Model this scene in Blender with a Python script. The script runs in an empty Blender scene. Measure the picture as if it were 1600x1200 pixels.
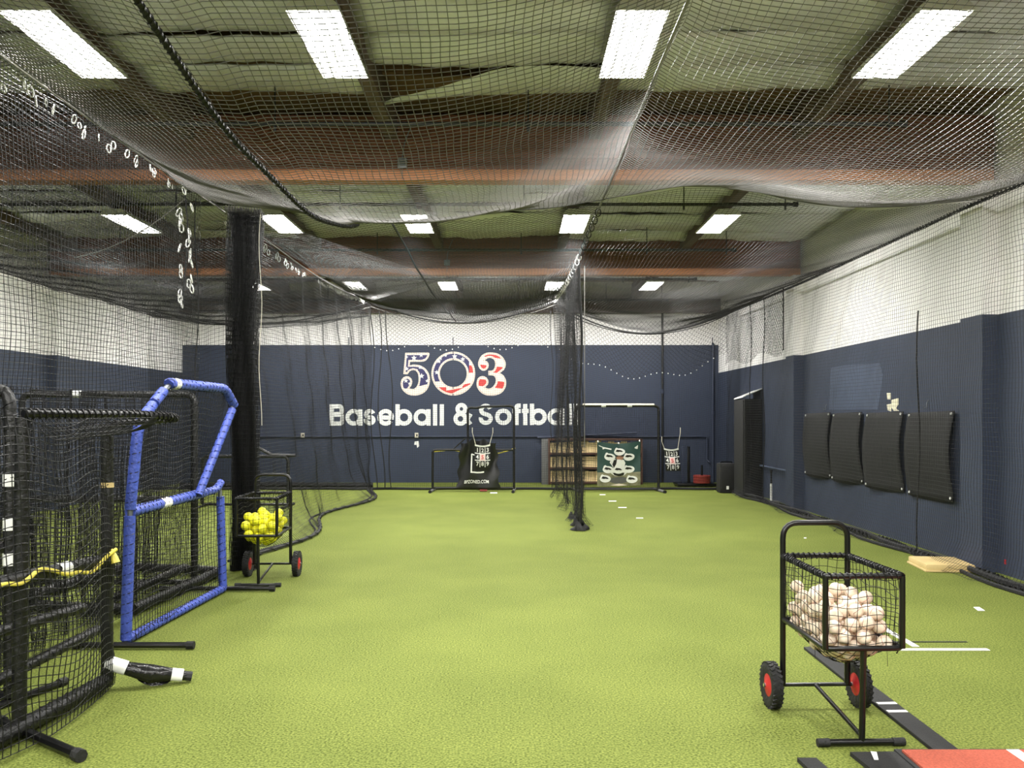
import bpy, bmesh, math, random
import numpy as np
from mathutils import Vector, Matrix
random.seed(7); np.random.seed(7)
PI = math.pi
scn = bpy.context.scene
col = scn.collection

# ------------------------------------------------------------------ camera, world, exposure
F, H, Y0 = 1330.0, 1.65, 650.0            # focal length in px of a 1600 px frame, eye height, horizon row
cam = bpy.data.cameras.new('camera'); cam.sensor_width = 36; cam.lens = F / 1600 * 36
cam.shift_y = (Y0 - 600) / 1600; cam.clip_start = .05; cam.clip_end = 100
co = bpy.data.objects.new('camera', cam); col.objects.link(co)
co.location = (0, 0, H); co.rotation_euler = (PI / 2, 0, 0)
scn.camera = co
w = bpy.data.worlds.new('world'); scn.world = w; w.use_nodes = True
w.node_tree.nodes['Background'].inputs[0].default_value = (.02, .02, .022, 1)
w.node_tree.nodes['Background'].inputs[1].default_value = .3
vs = scn.view_settings
vs.view_transform = 'Standard'; vs.look = 'None'; vs.gamma = 1; vs.use_curve_mapping = False
vs.exposure = 0.62
LAMP_W = 75.0                             # watts of each four-tube fixture
TUBE_E = 9.0
scn.cycles.max_bounces = 8; scn.cycles.diffuse_bounces = 5; scn.cycles.glossy_bounces = 3
scn.cycles.sample_clamp_indirect = 6

XR, XL, YB, YF, ZC = 5.12, -8.17, 21.1, -8.0, 4.78   # room
ROWS = (6.44, 12.4, 18.3); LX = (-5.52, -3.36, -1.37, .9, 2.99)
ZL, ZB = 4.42, 4.13                       # lamp and beam undersides
NX = (-3.15, .96, 4.85); NZ = 3.88        # cage cables

def at(px, py, Y): return Vector(((px - 800) * Y / F, Y, H - (py - Y0) * Y / F))
def gd(px, py, z=0.0):
    Y = (H - z) * F / (py - Y0); return Vector(((px - 800) * Y / F, Y, z))

# ------------------------------------------------------------------ materials
def lin(c): return tuple(((x / 255) / 12.92 if x / 255 <= .04045 else ((x / 255 + .055) / 1.055) ** 2.4) for x in c)
def mat(name, c, rough=.6, metal=0.0, var=.12, scale=8.0, bump=0.0, bscale=60.0, spec=.5, emit=None, es=0, stretch=None, c2=None, coat=0):
    m = bpy.data.materials.new(name); m.use_nodes = True
    nt = m.node_tree; n = nt.nodes; L = nt.links; b = n['Principled BSDF']
    c = lin(c) if max(c) > 1.01 else c
    b.inputs['Roughness'].default_value = rough; b.inputs['Metallic'].default_value = metal
    b.inputs['Specular IOR Level'].default_value = spec
    if coat: b.inputs['Coat Weight'].default_value = coat
    tc = n.new('ShaderNodeTexCoord'); src = tc.outputs['Object']
    if stretch:
        mp = n.new('ShaderNodeMapping'); mp.inputs['Scale'].default_value = stretch; L.new(src, mp.inputs[0]); src = mp.outputs[0]
    nz = n.new('ShaderNodeTexNoise'); nz.inputs['Scale'].default_value = scale; nz.inputs['Detail'].default_value = 5
    L.new(src, nz.inputs['Vector'])
    mx = n.new('ShaderNodeMix'); mx.data_type = 'RGBA'
    hi = lin(c2) if c2 else tuple(min(1, x * (1 + var)) for x in c)
    lo = c if c2 else tuple(x * (1 - var) for x in c)
    mx.inputs['A'].default_value = (*lo, 1); mx.inputs['B'].default_value = (*hi, 1)
    rp = n.new('ShaderNodeMapRange'); rp.inputs[1].default_value = .3; rp.inputs[2].default_value = .7
    L.new(nz.outputs[0], rp.inputs[0]); L.new(rp.outputs[0], mx.inputs['Factor'])
    L.new(mx.outputs['Result'], b.inputs['Base Color'])
    if bump:
        n2 = n.new('ShaderNodeTexNoise'); n2.inputs['Scale'].default_value = bscale; n2.inputs['Detail'].default_value = 4
        L.new(src, n2.inputs['Vector'])
        bp = n.new('ShaderNodeBump'); bp.inputs['Strength'].default_value = bump; bp.inputs['Distance'].default_value = .02
        L.new(n2.outputs[0], bp.inputs['Height']); L.new(bp.outputs[0], b.inputs['Normal'])
    if emit:
        b.inputs['Emission Color'].default_value = (*emit, 1); b.inputs['Emission Strength'].default_value = es
    m['bsdf'] = 1
    return m

def wall_mat(name, split, navy, white):
    """two-tone paint: navy to a height, off-white above, with roller marks and a block texture"""
    m = bpy.data.materials.new(name); m.use_nodes = True
    nt = m.node_tree; n = nt.nodes; L = nt.links; b = n['Principled BSDF']
    tc = n.new('ShaderNodeTexCoord'); sx = n.new('ShaderNodeSeparateXYZ'); L.new(tc.outputs['Object'], sx.inputs[0])
    st = n.new('ShaderNodeMath'); st.operation = 'GREATER_THAN'; st.inputs[1].default_value = split; L.new(sx.outputs[2], st.inputs[0])
    nz = n.new('ShaderNodeTexNoise'); nz.inputs['Scale'].default_value = .9; nz.inputs['Detail'].default_value = 6; L.new(tc.outputs['Object'], nz.inputs[0])
    out = []
    for c in (navy, white):
        c = lin(c); mx = n.new('ShaderNodeMix'); mx.data_type = 'RGBA'
        mx.inputs['A'].default_value = (*[x * .88 for x in c], 1); mx.inputs['B'].default_value = (*[min(1, x * 1.1) for x in c], 1)
        L.new(nz.outputs[0], mx.inputs['Factor']); out.append(mx)
    mx = n.new('ShaderNodeMix'); mx.data_type = 'RGBA'
    L.new(st.outputs[0], mx.inputs['Factor']); L.new(out[0].outputs['Result'], mx.inputs['A']); L.new(out[1].outputs['Result'], mx.inputs['B'])
    L.new(mx.outputs['Result'], b.inputs['Base Color']); b.inputs['Roughness'].default_value = .62; b.inputs['Specular IOR Level'].default_value = .3
    n2 = n.new('ShaderNodeTexNoise'); n2.inputs['Scale'].default_value = 35; L.new(tc.outputs['Object'], n2.inputs[0])
    bp = n.new('ShaderNodeBump'); bp.inputs['Strength'].default_value = .12; bp.inputs['Distance'].default_value = .02
    L.new(n2.outputs[0], bp.inputs['Height']); L.new(bp.outputs[0], b.inputs['Normal'])
    return m

def turf_mat():
    m = bpy.data.materials.new('turf'); m.use_nodes = True
    nt = m.node_tree; n = nt.nodes; L = nt.links; b = n['Principled BSDF']
    tc = n.new('ShaderNodeTexCoord')
    def noise(s, d): 
        z = n.new('ShaderNodeTexNoise'); z.inputs['Scale'].default_value = s; z.inputs['Detail'].default_value = d; L.new(tc.outputs['Object'], z.inputs[0]); return z.outputs[0]
    def mix(f, a, bb, lo=.35, hi=.65):
        r = n.new('ShaderNodeMapRange'); r.inputs[1].default_value = lo; r.inputs[2].default_value = hi; L.new(f, r.inputs[0])
        x = n.new('ShaderNodeMix'); x.data_type = 'RGBA'; L.new(r.outputs[0], x.inputs['Factor'])
        for k, v in (('A', a), ('B', bb)):
            if isinstance(v, tuple): x.inputs[k].default_value = (*v, 1)
            else: L.new(v, x.inputs[k])
        return x.outputs['Result']
    fine = mix(noise(82, 9), lin((36, 46, 15)), lin((148, 156, 84)), .34, .66)
    big = mix(noise(1.1, 4), lin((88, 102, 36)), lin((108, 120, 50)), .35, .65)
    x = n.new('ShaderNodeMix'); x.data_type = 'RGBA'; x.inputs['Factor'].default_value = .45
    L.new(fine, x.inputs['A']); L.new(big, x.inputs['B'])
    L.new(x.outputs['Result'], b.inputs['Base Color'])
    b.inputs['Roughness'].default_value = .75; b.inputs['Specular IOR Level'].default_value = .25
    b.inputs['Specular IOR Level'].default_value = .08
    bp = n.new('ShaderNodeBump'); bp.inputs['Strength'].default_value = .55; bp.inputs['Distance'].default_value = .012
    L.new(noise(230, 2), bp.inputs['Height']); L.new(bp.outputs[0], b.inputs['Normal'])
    return m

M = dict(
    turf=turf_mat(),
    wall_b=wall_mat('wall_paint_back', 3.41, (54, 61, 78), (240, 237, 236)),
    wall_s=wall_mat('wall_paint_side', 2.72, (56, 63, 80), (240, 237, 236)),
    navy=mat('navy_paint', (44, 52, 72), .6, var=.05), navy_l=mat('navy_touch_up', (66, 76, 97), .6, var=.06),
    deck=mat('plywood_deck', (104, 78, 56), .8, var=.25, scale=3, stretch=(1, 12, 1)),
    batt=mat('scrim_insulation', (208, 208, 212), .33, var=.1, scale=2.2, bump=1.0, bscale=9, metal=.25, stretch=(.6, 1.6, 1)),
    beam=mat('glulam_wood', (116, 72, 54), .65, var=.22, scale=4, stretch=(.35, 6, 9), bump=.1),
    purlin=mat('purlin_wood', (88, 72, 64), .75, var=.2, scale=4, stretch=(9, .4, 6)),
    black=mat('black_paint', (10, 10, 11), .3, var=.2, scale=30, spec=.5),
    pipe=mat('painted_pipe', (20, 21, 24), .45, var=.2),
    pad=mat('black_foam_vinyl', (14, 14, 15), .42, var=.25, scale=20, bump=.35, bscale=40),
    blue=mat('blue_foam_vinyl', (62, 80, 166), .42, var=.16, scale=16, bump=.45, bscale=45),
    netm=mat('dark_grey_twine', (44, 43, 43), .5, var=.3, scale=1.2, spec=.5), bare=mat('bare_lamination', (186, 122, 78), .6, var=.16, scale=4, stretch=(.35, 6, 9)),  # dark grey twine of the far overhead nets
    net=mat('black_twine', (13, 13, 14), .5, var=.15, scale=3, spec=.35),
    netg=mat('greyed_twine', (92, 90, 88), .5, var=.3, scale=1.2, spec=.5),
    cable=mat('steel_cable', (128, 126, 122), .4, metal=.5, var=.2), rope=mat('black_rope', (11, 11, 12), .7, var=.3, scale=40, bump=.4),
    white=mat('white_tape', (232, 232, 228), .5, var=.05, scale=20), letter=mat('white_letter_paint', (228, 230, 226), .55, var=.04, scale=6),
    cream=mat('cream_paint', (236, 222, 208), .55, var=.04), redp=mat('red_paint', (202, 62, 58), .55, var=.06),
    navyp=mat('flag_blue_paint', (46, 44, 92), .55, var=.08), linep=mat('thin_red_line_paint', (150, 84, 78), .55),
    yrope=mat('yellow_tubing', (222, 206, 84), .4, var=.08), yball=mat('yellow_softball', (246, 242, 46), .45, var=.06, scale=30),
    bball=mat('scuffed_leather', (232, 220, 200), .55, var=.13, scale=22, c2=(212, 190, 168)), seam=mat('red_stitching', (150, 62, 52), .7),
    rubber=mat('black_rubber', (20, 20, 20), .7, var=.25, scale=40, bump=.3), mat_b=mat('black_rubber_mat', (21, 21, 21), .75, var=.2, scale=60, bump=.25, bscale=150),
    red=mat('red_hub', (178, 34, 42), .4), chrome=mat('chrome', (190, 190, 190), .2, metal=1),
    clay=mat('clay_turf', (176, 84, 62), .9, var=.22, scale=90, bump=.6, bscale=200), tan=mat('tan_canvas', (196, 172, 118), .7, var=.12, scale=5, bump=.2),
    wood=mat('pine_board', (252, 220, 166), .6, var=.14, scale=5, stretch=(12, 1, .7)), wood_d=mat('dark_shelf_edge', (78, 52, 40), .7, var=.2),
    vinyl=mat('black_tarp_vinyl', (26, 26, 27), .34, var=.15, scale=10, bump=.15, bscale=14), green=mat('banner_green', (34, 66, 62), .45, var=.12, scale=3),
    field=mat('banner_field', (150, 146, 116), .5, var=.3, scale=7, c2=(98, 96, 72)), skin=mat('banner_skin', (168, 122, 98), .5), grey=mat('dull_grey', (92, 92, 92), .6),
    steel=mat('white_enamel', (214, 214, 210), .4, var=.05), plate=mat('brick_red_plate', (140, 52, 44), .55, var=.15),
    pink=mat('pink_print', (228, 190, 186), .5), outlet=mat('ivory_plastic', (206, 200, 182), .5), galv=mat('galvanised', (120, 124, 130), .45, metal=.6),
    bag=mat('black_plastic_bag', (20, 20, 21), .2, var=.2, bump=.6, bscale=18), straw=mat('worn_wall_patch', (222, 216, 190), .7, var=.08),
)
# lamp tubes give off light
M['tube'] = mat('lit_tube', (255, 255, 250), .4, emit=(1, .985, .95), es=TUBE_E)

# ------------------------------------------------------------------ mesh helpers
def fillet(pts, r, n=5, closed=False):
    pts = [Vector(p) for p in pts]; out = []; N = len(pts)
    for i, p in enumerate(pts):
        if not closed and i in (0, N - 1): out.append(p); continue
        a = pts[i - 1] - p; b = pts[(i + 1) % N] - p
        k = min(r, a.length * .49, b.length * .49); a.normalize(); b.normalize()
        A = p + a * k; B = p + b * k
        for j in range(n + 1):
            t = j / n; out.append(A * (1 - t) ** 2 + p * 2 * t * (1 - t) + B * t * t)
    return out

class MB:
    def __init__(s): s.v = []; s.f = []; s.mi = []; s.np = []
    def add(s, vs, fs, mi=0):
        o = len(s.v); s.v += [tuple(x) for x in vs]; s.f += [tuple(o + i for i in f) for f in fs]; s.mi += [mi] * len(fs); return s
    def tube(s, pts, r, n=8, closed=False, cap=True, mi=0):
        pts = [Vector(p) for p in pts]; N = len(pts); vs = []; fs = []
        T = []
        for i in range(N):
            a = pts[i - 1] if (i or closed) else pts[i]; b = pts[(i + 1) % N] if (i < N - 1 or closed) else pts[i]
            T.append((b - a).normalized())
        up = Vector((0, 0, 1)) if abs(T[0].z) < .9 else Vector((1, 0, 0))
        u = (up - T[0] * up.dot(T[0])).normalized()
        for i in range(N):
            u = (u - T[i] * u.dot(T[i])).normalized(); w_ = T[i].cross(u)
            rr = r[i] if isinstance(r, (list, tuple)) else r
            for k in range(n):
                a = 2 * PI * k / n; vs.append(pts[i] + (u * math.cos(a) + w_ * math.sin(a)) * rr)
        for i in range(N if closed else N - 1):
            for k in range(n):
                j = (i + 1) % N; fs.append((i * n + k, i * n + (k + 1) % n, j * n + (k + 1) % n, j * n + k))
        if cap and not closed: fs.append(tuple(range(n - 1, -1, -1))); fs.append(tuple((N - 1) * n + k for k in range(n)))
        return s.add(vs, fs, mi)
    def helix(s, pts, r, pitch, rt, n=3):
        """lacing wound round a path"""
        pts = [Vector(p) for p in pts]; out = []; ph = 0
        for a, b in zip(pts, pts[1:]):
            d = b - a; L = d.length
            if L < 1e-4: continue
            d /= L; up = Vector((0, 0, 1)) if abs(d.z) < .9 else Vector((1, 0, 0))
            u = (up - d * up.dot(d)).normalized(); w_ = d.cross(u); k = max(2, int(L / pitch * 6))
            for i in range(k):
                out.append(a + d * L * i / k + (u * math.cos(ph) + w_ * math.sin(ph)) * r); ph += 2 * PI * L / k / pitch
        return s.tube(out, rt, n) if len(out) > 2 else s
    def box(s, c, d, ch=0.0, rz=0.0, mtx=None, mi=0):
        bm = bmesh.new(); bmesh.ops.create_cube(bm, size=1)
        bmesh.ops.scale(bm, vec=d, verts=bm.verts)
        if ch: bmesh.ops.bevel(bm, geom=bm.edges[:], offset=ch, segments=2, affect='EDGES', profile=.6)
        m = mtx if mtx is not None else Matrix.Translation(c) @ Matrix.Rotation(rz, 4, 'Z')
        bm.verts.index_update()
        s.add([m @ v.co for v in bm.verts], [[v.index for v in f.verts] for f in bm.faces], mi); bm.free(); return s
    def lathe(s, prof, n=16, c=(0, 0, 0), axis='z', mi=0):
        vs = []; fs = []; c = Vector(c)
        for r, h in prof:
            for k in range(n):
                a = 2 * PI * k / n; p = (r * math.cos(a), r * math.sin(a), h)
                vs.append(c + Vector(p if axis == 'z' else (p[2], p[0], p[1]) if axis == 'x' else (p[0], p[2], p[1])))
        for i in range(len(prof) - 1):
            for k in range(n): fs.append((i * n + k, i * n + (k + 1) % n, (i + 1) * n + (k + 1) % n, (i + 1) * n + k))
        fs.append(tuple(range(n - 1, -1, -1))); fs.append(tuple((len(prof) - 1) * n + k for k in range(n)))
        return s.add(vs, fs, mi)
    def grid(s, fn, nu, nv, mi=0):
        vs = [fn(i / nu, j / nv) for j in range(nv + 1) for i in range(nu + 1)]
        fs = [(j * (nu + 1) + i, j * (nu + 1) + i + 1, (j + 1) * (nu + 1) + i + 1, (j + 1) * (nu + 1) + i) for j in range(nv) for i in range(nu)]
        return s.add(vs, fs, mi)
    def plate(s, pts, nrm, t, mi=0):
        """a flat outline with thickness t along nrm"""
        pts = [Vector(p) for p in pts]; nrm = Vector(nrm); N = len(pts)
        vs = pts + [p + nrm * t for p in pts]
        fs = [tuple(range(N)), tuple(range(2 * N - 1, N - 1, -1))] + [(i, i + N, (i + 1) % N + N, (i + 1) % N) for i in range(N)]
        return s.add(vs, fs, mi)
    def strands(s, P, r):
        """P: (lines, points, 3) array of twine"""
        P = np.asarray(P, float)
        if P.ndim != 3 or not len(P): return s
        T = np.gradient(P, axis=1); T /= np.linalg.norm(T, axis=2, keepdims=True) + 1e-12
        ref = np.array((.31, .52, .79)); a = np.cross(T, ref); a /= np.linalg.norm(a, axis=2, keepdims=True) + 1e-9; b = np.cross(T, a)
        Ln, n, _ = P.shape
        ring = np.stack([P + r * (a * math.cos(k * 2 * PI / 3) + b * math.sin(k * 2 * PI / 3)) for k in range(3)], 2).reshape(-1, 3)
        i = np.arange(Ln)[:, None, None] * n * 3 + np.arange(n - 1)[None, :, None] * 3; k = np.arange(3)[None, None, :]; k2 = (k + 1) % 3
        q = np.stack([i + k, i + k2, i + 3 + k2, i + 3 + k], -1).reshape(-1, 4)
        s.np.append((ring, q)); return s
    def build(s, name, m, parent=None, off=None, smooth=True, sharp=.75):
        me = bpy.data.meshes.new(name)
        if s.np:
            base = len(s.v); V = [np.array(s.v, float).reshape(-1, 3)]; Q = []
            for ring, q in s.np: Q.append(q + base); base += len(ring); V.append(ring)
            V = np.concatenate(V); Q = np.concatenate(Q)
            fl = [list(f) for f in s.f]; sizes = [len(f) for f in fl]
            idx = np.concatenate([np.array([i for f in fl for i in f], int), Q.reshape(-1)]).astype(np.int32)
            tot = np.concatenate([np.array(sizes, int), np.full(len(Q), 4)]).astype(np.int32)
            if off is not None: V = V - np.array(off)
            me.vertices.add(len(V)); me.vertices.foreach_set('co', V.astype(np.float32).reshape(-1))
            me.loops.add(len(idx)); me.loops.foreach_set('vertex_index', idx)
            st = np.concatenate([[0], np.cumsum(tot)[:-1]]).astype(np.int32)
            me.polygons.add(len(tot)); me.polygons.foreach_set('loop_start', st)
            me.update(calc_edges=True); me.validate()
        else:
            V = s.v if off is None else [(x - off[0], y - off[1], z - off[2]) for x, y, z in s.v]
            me.from_pydata(V, [], s.f); me.update()
        ms = m if isinstance(m, (list, tuple)) else [m]
        for x in ms: me.materials.append(x)
        if len(ms) > 1: me.polygons.foreach_set('material_index', s.mi)
        if smooth:
            me.polygons.foreach_set('use_smooth', [True] * len(me.polygons))
            if not s.np: me.set_sharp_from_angle(angle=sharp)
        o = bpy.data.objects.new(name, me); col.objects.link(o)
        if parent is not None: o.parent = parent
        return o

def tag(o, label, cat, group=None):
    o['label'] = label; o['category'] = cat
    if group: o['group'] = group
    return o
def thing(name, label, cat, loc=(0, 0, 0), rz=0.0, group=None):
    o = bpy.data.objects.new(name, None); o.empty_display_size = .1; col.objects.link(o)
    o.location = loc; o.rotation_euler = (0, 0, rz); return tag(o, label, cat, group)
def part(mb, name, m, t, **k):
    """mb holds world coordinates; t is an unrotated root"""
    root = t
    while root.parent is not None: root = root.parent
    return mb.build(name, m, t, off=tuple(root.location), **k)
def stuff(o): o['kind'] = 'stuff'; return o
def lab(o, s): o['label'] = s; return o
def struct(o): o['kind'] = 'structure'; return o
def copy_tree(o, parent=None):
    c = o.copy(); col.objects.link(c)
    if parent is not None: c.parent = parent
    for ch in list(o.children): copy_tree(ch, c)
    return c

def lattice(S, u0, u1, v0, v1, p, nu, nv):
    """twine arrays for a square-mesh sheet S(u,v); nu/nv points per line"""
    us = np.arange(u0, u1 + 1e-6, p); vv = np.arange(v0, v1 + 1e-6, p)
    a = np.linspace(v0, v1, nv); b = np.linspace(u0, u1, nu)
    U, Vv = np.meshgrid(us, a, indexing='ij'); A = np.stack(S(U, Vv), -1)
    Vv, U = np.meshgrid(vv, b, indexing='ij'); B = np.stack(S(U, Vv), -1)
    return A, B
def diamonds(S, u0, u1, v0, v1, p, n):
    out = []
    W, Hh = u1 - u0, v1 - v0; d = p * math.sqrt(2)
    for sgn in (1, -1):
        for c in np.arange(-Hh, W, d):
            lo = max(0, -c); hi = min(Hh, W - c)
            if hi - lo < .03: continue
            t = np.linspace(lo, hi, n); u = u0 + c + t; v = v0 + t if sgn > 0 else v1 - t
            out.append(np.stack(S(u, v), -1))
    return np.array(out)
def clip_lines(poly, p, horiz, n):
    """2D twine segments inside a polygon"""
    P = [(y, x) for x, y in poly] if horiz else list(poly); out = []
    lo = min(x for x, _ in P); hi = max(x for x, _ in P)
    for x in np.arange(lo + p * .5, hi, p):
        c = []
        for (x0, y0), (x1, y1) in zip(P, P[1:] + P[:1]):
            if (x0 <= x) != (x1 <= x): c.append(y0 + (y1 - y0) * (x - x0) / (x1 - x0))
        c.sort()
        for a, b in zip(c[::2], c[1::2]):
            t = np.linspace(a, b, n); xx = np.full(n, x); out.append((t, xx) if horiz else (xx, t))
    return out
def flat_net(mb, poly, to3, p, r, n=10):
    L = [np.stack(to3(a, b), -1) for h in (0, 1) for a, b in clip_lines(poly, p, h, n)]
    return mb.strands(np.array(L), r)
def wob(u, v, k=1.0): return k * (np.sin(u * 5.1 + v * 1.7 + 1) * .5 + np.sin(v * 6.3 - u * 2.2) * .35 + np.sin(u * 13 + v * 9) * .15)

def text2d(body, size=1.0, off=0.0):
    c = bpy.data.curves.new('text', 'FONT'); c.body = body; c.size = size; c.offset = off; c.align_x = 'CENTER'; c.align_y = 'CENTER'; c.resolution_u = 3
    o = bpy.data.objects.new('text', c); col.objects.link(o)
    dg = bpy.context.evaluated_depsgraph_get(); me = o.evaluated_get(dg).to_mesh()
    vs = [(v.co.x, v.co.y) for v in me.vertices]; fs = [tuple(p.vertices) for p in me.polygons]
    o.evaluated_get(dg).to_mesh_clear(); bpy.data.objects.remove(o); bpy.data.curves.remove(c)
    return vs, fs

# ------------------------------------------------------------------ room shell
def slab(name, lo, hi, m):
    b = MB(); c = [(a + d) / 2 for a, d in zip(lo, hi)]; b.box(c, [d - a for a, d in zip(lo, hi)]); return struct(b.build(name, m, smooth=False))
slab('floor', (XL - .3, YF - .3, -.2), (XR + .3, YB + .3, 0), M['turf'])
wb = slab('wall_back', (XL - .3, YB, 0), (XR + .3, YB + .3, 5.2), M['wall_b'])
wl = slab('wall_left', (XL - .3, YF, 0), (XL, YB, 5.2), M['wall_s'])
wr = slab('wall_right', (XR, YF, 0), (XR + .3, YB, 5.2), M['wall_s'])
slab('wall_front', (XL - .3, YF - .3, 0), (XR + .3, YF, 5.2), M['wall_s'])
ceil = slab('ceiling', (XL - .3, YF - .3, 4.98), (XR + .3, YB + .3, 5.2), M['deck'])
# pilasters under the beam ends
for yb in (9.1, 15.1, 3.1, -2.9):
    MB().box((XR - .085, yb + .08, 2.07), (.17, .44, 4.13)).build('pilaster', M['wall_s'], wr, smooth=False)
    MB().box((XL + .085, yb + .08, 2.07), (.17, .44, 4.13)).build('pilaster', M['wall_s'], wl, smooth=False)
# recessed joints of the tilt-up panels
for px in (708, 1113, 545): 
    X = (px - 800) * YB / F; MB().box((X, YB - .002, 1.9), (.02, .006, 3.4)).build('panel_joint', M['navy'], wb, smooth=False)
MB().box(((XL + XR) / 2, YB - .12, 4.36), (XR - XL, .2, .34)).build('ledger', M['purlin'], wb, smooth=False)
# glulam beams of stacked laminations
for k, yb in enumerate((-2.9, 3.1, 9.05, 15.05)):
    for j in range(6):
        b = MB(); z0 = ZB + j * .115
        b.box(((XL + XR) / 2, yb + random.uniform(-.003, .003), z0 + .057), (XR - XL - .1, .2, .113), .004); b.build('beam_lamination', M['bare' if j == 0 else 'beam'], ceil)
PX = [LX[2] + .1 - 2.14 * k for k in (3, 2, 1, 0)] + [LX[2] + .1 + 2.14 * k for k in (1, 2)]
for x in PX:
    for a, d in ((-8, -3), (-2.8, 3), (3.2, 8.95), (9.15, 14.95), (15.15, 21.0)):
        MB().box((x, (a + d) / 2, 4.73), (.13, d - a, .34), .006).build('purlin', M['purlin'], ceil)
# insulation batts, sagging between the purlins
def batt_mesh(seed, w_, d, droop):
    rnd = random.Random(seed); b = MB(); nu, nv = 14, 6; a = [rnd.uniform(0, 6.3) for _ in range(6)]
    def fn(u, v):
        e = 1 - (2 * v - 1) ** 2; s_ = droop * e * (.6 + .4 * math.sin(u * 2.4 + a[0])) + .02 * math.sin(u * 6 + a[3]) * v + .012 * math.sin(u * 17 + a[1] + v * 4) * e + .008 * math.sin(u * 31 + a[2])
        return (u - .5) * w_, (v - .5) * d * .95, -s_ - .012 * (1 - abs(2 * u - 1))
    b.grid(fn, nu, nv); o = b.build('insulation_batt', M['batt'], ceil); me = o.data
    sol = o.modifiers.new('thickness', 'SOLIDIFY'); sol.thickness = .02; sol.offset = 1
    return o
cols = [XL + .02] + PX + [XR - .02]; protos = {}
for ci in range(len(cols) - 1):
    x0, x1 = cols[ci] + .04, cols[ci + 1] - .04
    for r in range(27):
        y = 2.6 + r * .61 + .3
        if y > YB - .1: break
        if r in (9,) and ci > 1: continue                       # the bare strip of deck in front of the first beam
        if (ci, r) in ((4, 8),): continue                        # torn batt
        if min(abs(y - b_) for b_ in (9.05, 15.05)) < .12: continue
        key = (round(x1 - x0, 2), random.randrange(3))
        if key not in protos:
            o = protos[key] = batt_mesh(len(protos) * 7 + 1, x1 - x0, .61, random.choice((.05, .08, .11)))
        else: o = protos[key].copy(); col.objects.link(o)
        o.location = ((x0 + x1) / 2, y, ZC - .03 + random.uniform(-.02, .02)); o.rotation_euler = (random.uniform(-.05, .05), random.uniform(-.008, .008), 0)
# the torn batt: half of it left, drooping
def torn(u, v):
    y0 = 8.06 - .58 * min(1, u * 1.9) ** .75; return (-1.2 + 2.02 * u, y0 + (8.1 - y0) * v, ZC - .05 - .1 * (1 - u) * (1 - .5 * v) - .05 * math.sin(PI * v) - .03 * math.sin(u * 7) * (1 - v))
b = MB(); b.grid(torn, 18, 6)
b.build('insulation_batt', M['batt'], ceil)
MB().box((-.2, 7.9, 4.9), (2.0, .09, .16)).build('joist', M['deck'], ceil)

# ------------------------------------------------------------------ ceiling lights
def make_light():
    t = thing('ceiling_light', '', 'ceiling light')
    W, Ln = .38, 1.17; b = MB()
    # folded sheet-metal hood, open below
    prof = [(-W / 2, 0), (-W / 2 + .01, .035), (-.12, .085), (.12, .085), (W / 2 - .01, .035), (W / 2, 0)]
    inner = [(x * .97, z - .004) for x, z in prof]
    for pr, fl in ((prof, 0), (inner, 1)):
        vs = [(x, s_ * Ln / 2, z + .02) for s_ in (-1, 1) for x, z in pr]; n = len(pr)
        b.add(vs, [(i, i + 1, n + i + 1, n + i) if not fl else (n + i, n + i + 1, i + 1, i) for i in range(n - 1)])
    b.build('hood', M['steel'], t, smooth=False)
    for s_ in (-1, 1):
        e = MB(); e.plate([(x, s_ * Ln / 2, z + .02) for x, z in prof], (0, s_, 0), .012); e.build('end_plate', M['steel'], t, smooth=False)
        e = MB(); e.tube([(0, s_ * .42, .1), (0, s_ * .42, .24)], .006, 5); e.build('hanger', M['galv'], t)
    for k in range(4):
        x = (k - 1.5) * .09
        e = MB(); e.tube([(x, -Ln / 2 + .03, .048), (x, Ln / 2 - .03, .048)], .0165, 8); e.build('lamp_tube', M['tube'], t)
    e = MB()
    for x in (-.18, -.09, 0, .09, .18): e.tube([(x, -Ln / 2 + .01, .019), (x, Ln / 2 - .01, .019)], .0018, 3)
    for y in (-.5, -.25, 0, .25, .5): e.tube([(-.18, y, .017), (.18, y, .017)], .0018, 3)
    e.build('wire_guard', M['steel'], t)
    return t
proto = make_light(); ordn = ('first', 'second', 'third', 'fourth', 'fifth'); used = False
def area(x, y, z):
    l = bpy.data.lights.new('lamp_light', 'AREA'); l.shape = 'RECTANGLE'; l.size = .34; l.size_y = 1.18; l.energy = LAMP_W; l.color = (1, .985, .945); l.spread = math.radians(180)
    o = bpy.data.objects.new('lamp_light', l); col.objects.link(o); o.location = (x, y, z); o.visible_camera = False
    return o
for ri, y in enumerate(ROWS + (.3, -5.7)):  # rows behind the camera are unseen, added for the light they give
    for ci, x in enumerate(LX):
        if ri == 0 and ci == 0: pass
        if not used: t = proto; used = True
        else: t = copy_tree(proto)
        t.location = (x, y, ZL); t['group'] = 'four-tube ceiling lights'
        rn = ('front', 'middle', 'back')[ri] if ri < 3 else None
        if ri == 0 and ci == 0: t['label'] = 'white four-tube ceiling light by the left wall, outside the front row in view'
        elif ri == 0: t['label'] = f'large bright four-tube ceiling light, {ordn[ci-1]} from left in the nearest row'
        elif rn: t['label'] = f'bright four-tube ceiling light, {ordn[ci]} from left in the {rn} row'
        else: t['label'] = 'unseen four-tube ceiling light added behind the viewpoint to light the near turf'
        a = area(x, y, ZL); a.parent = t; a.location = (0, 0, .024)
        a.name = 'lamp_light'

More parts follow.
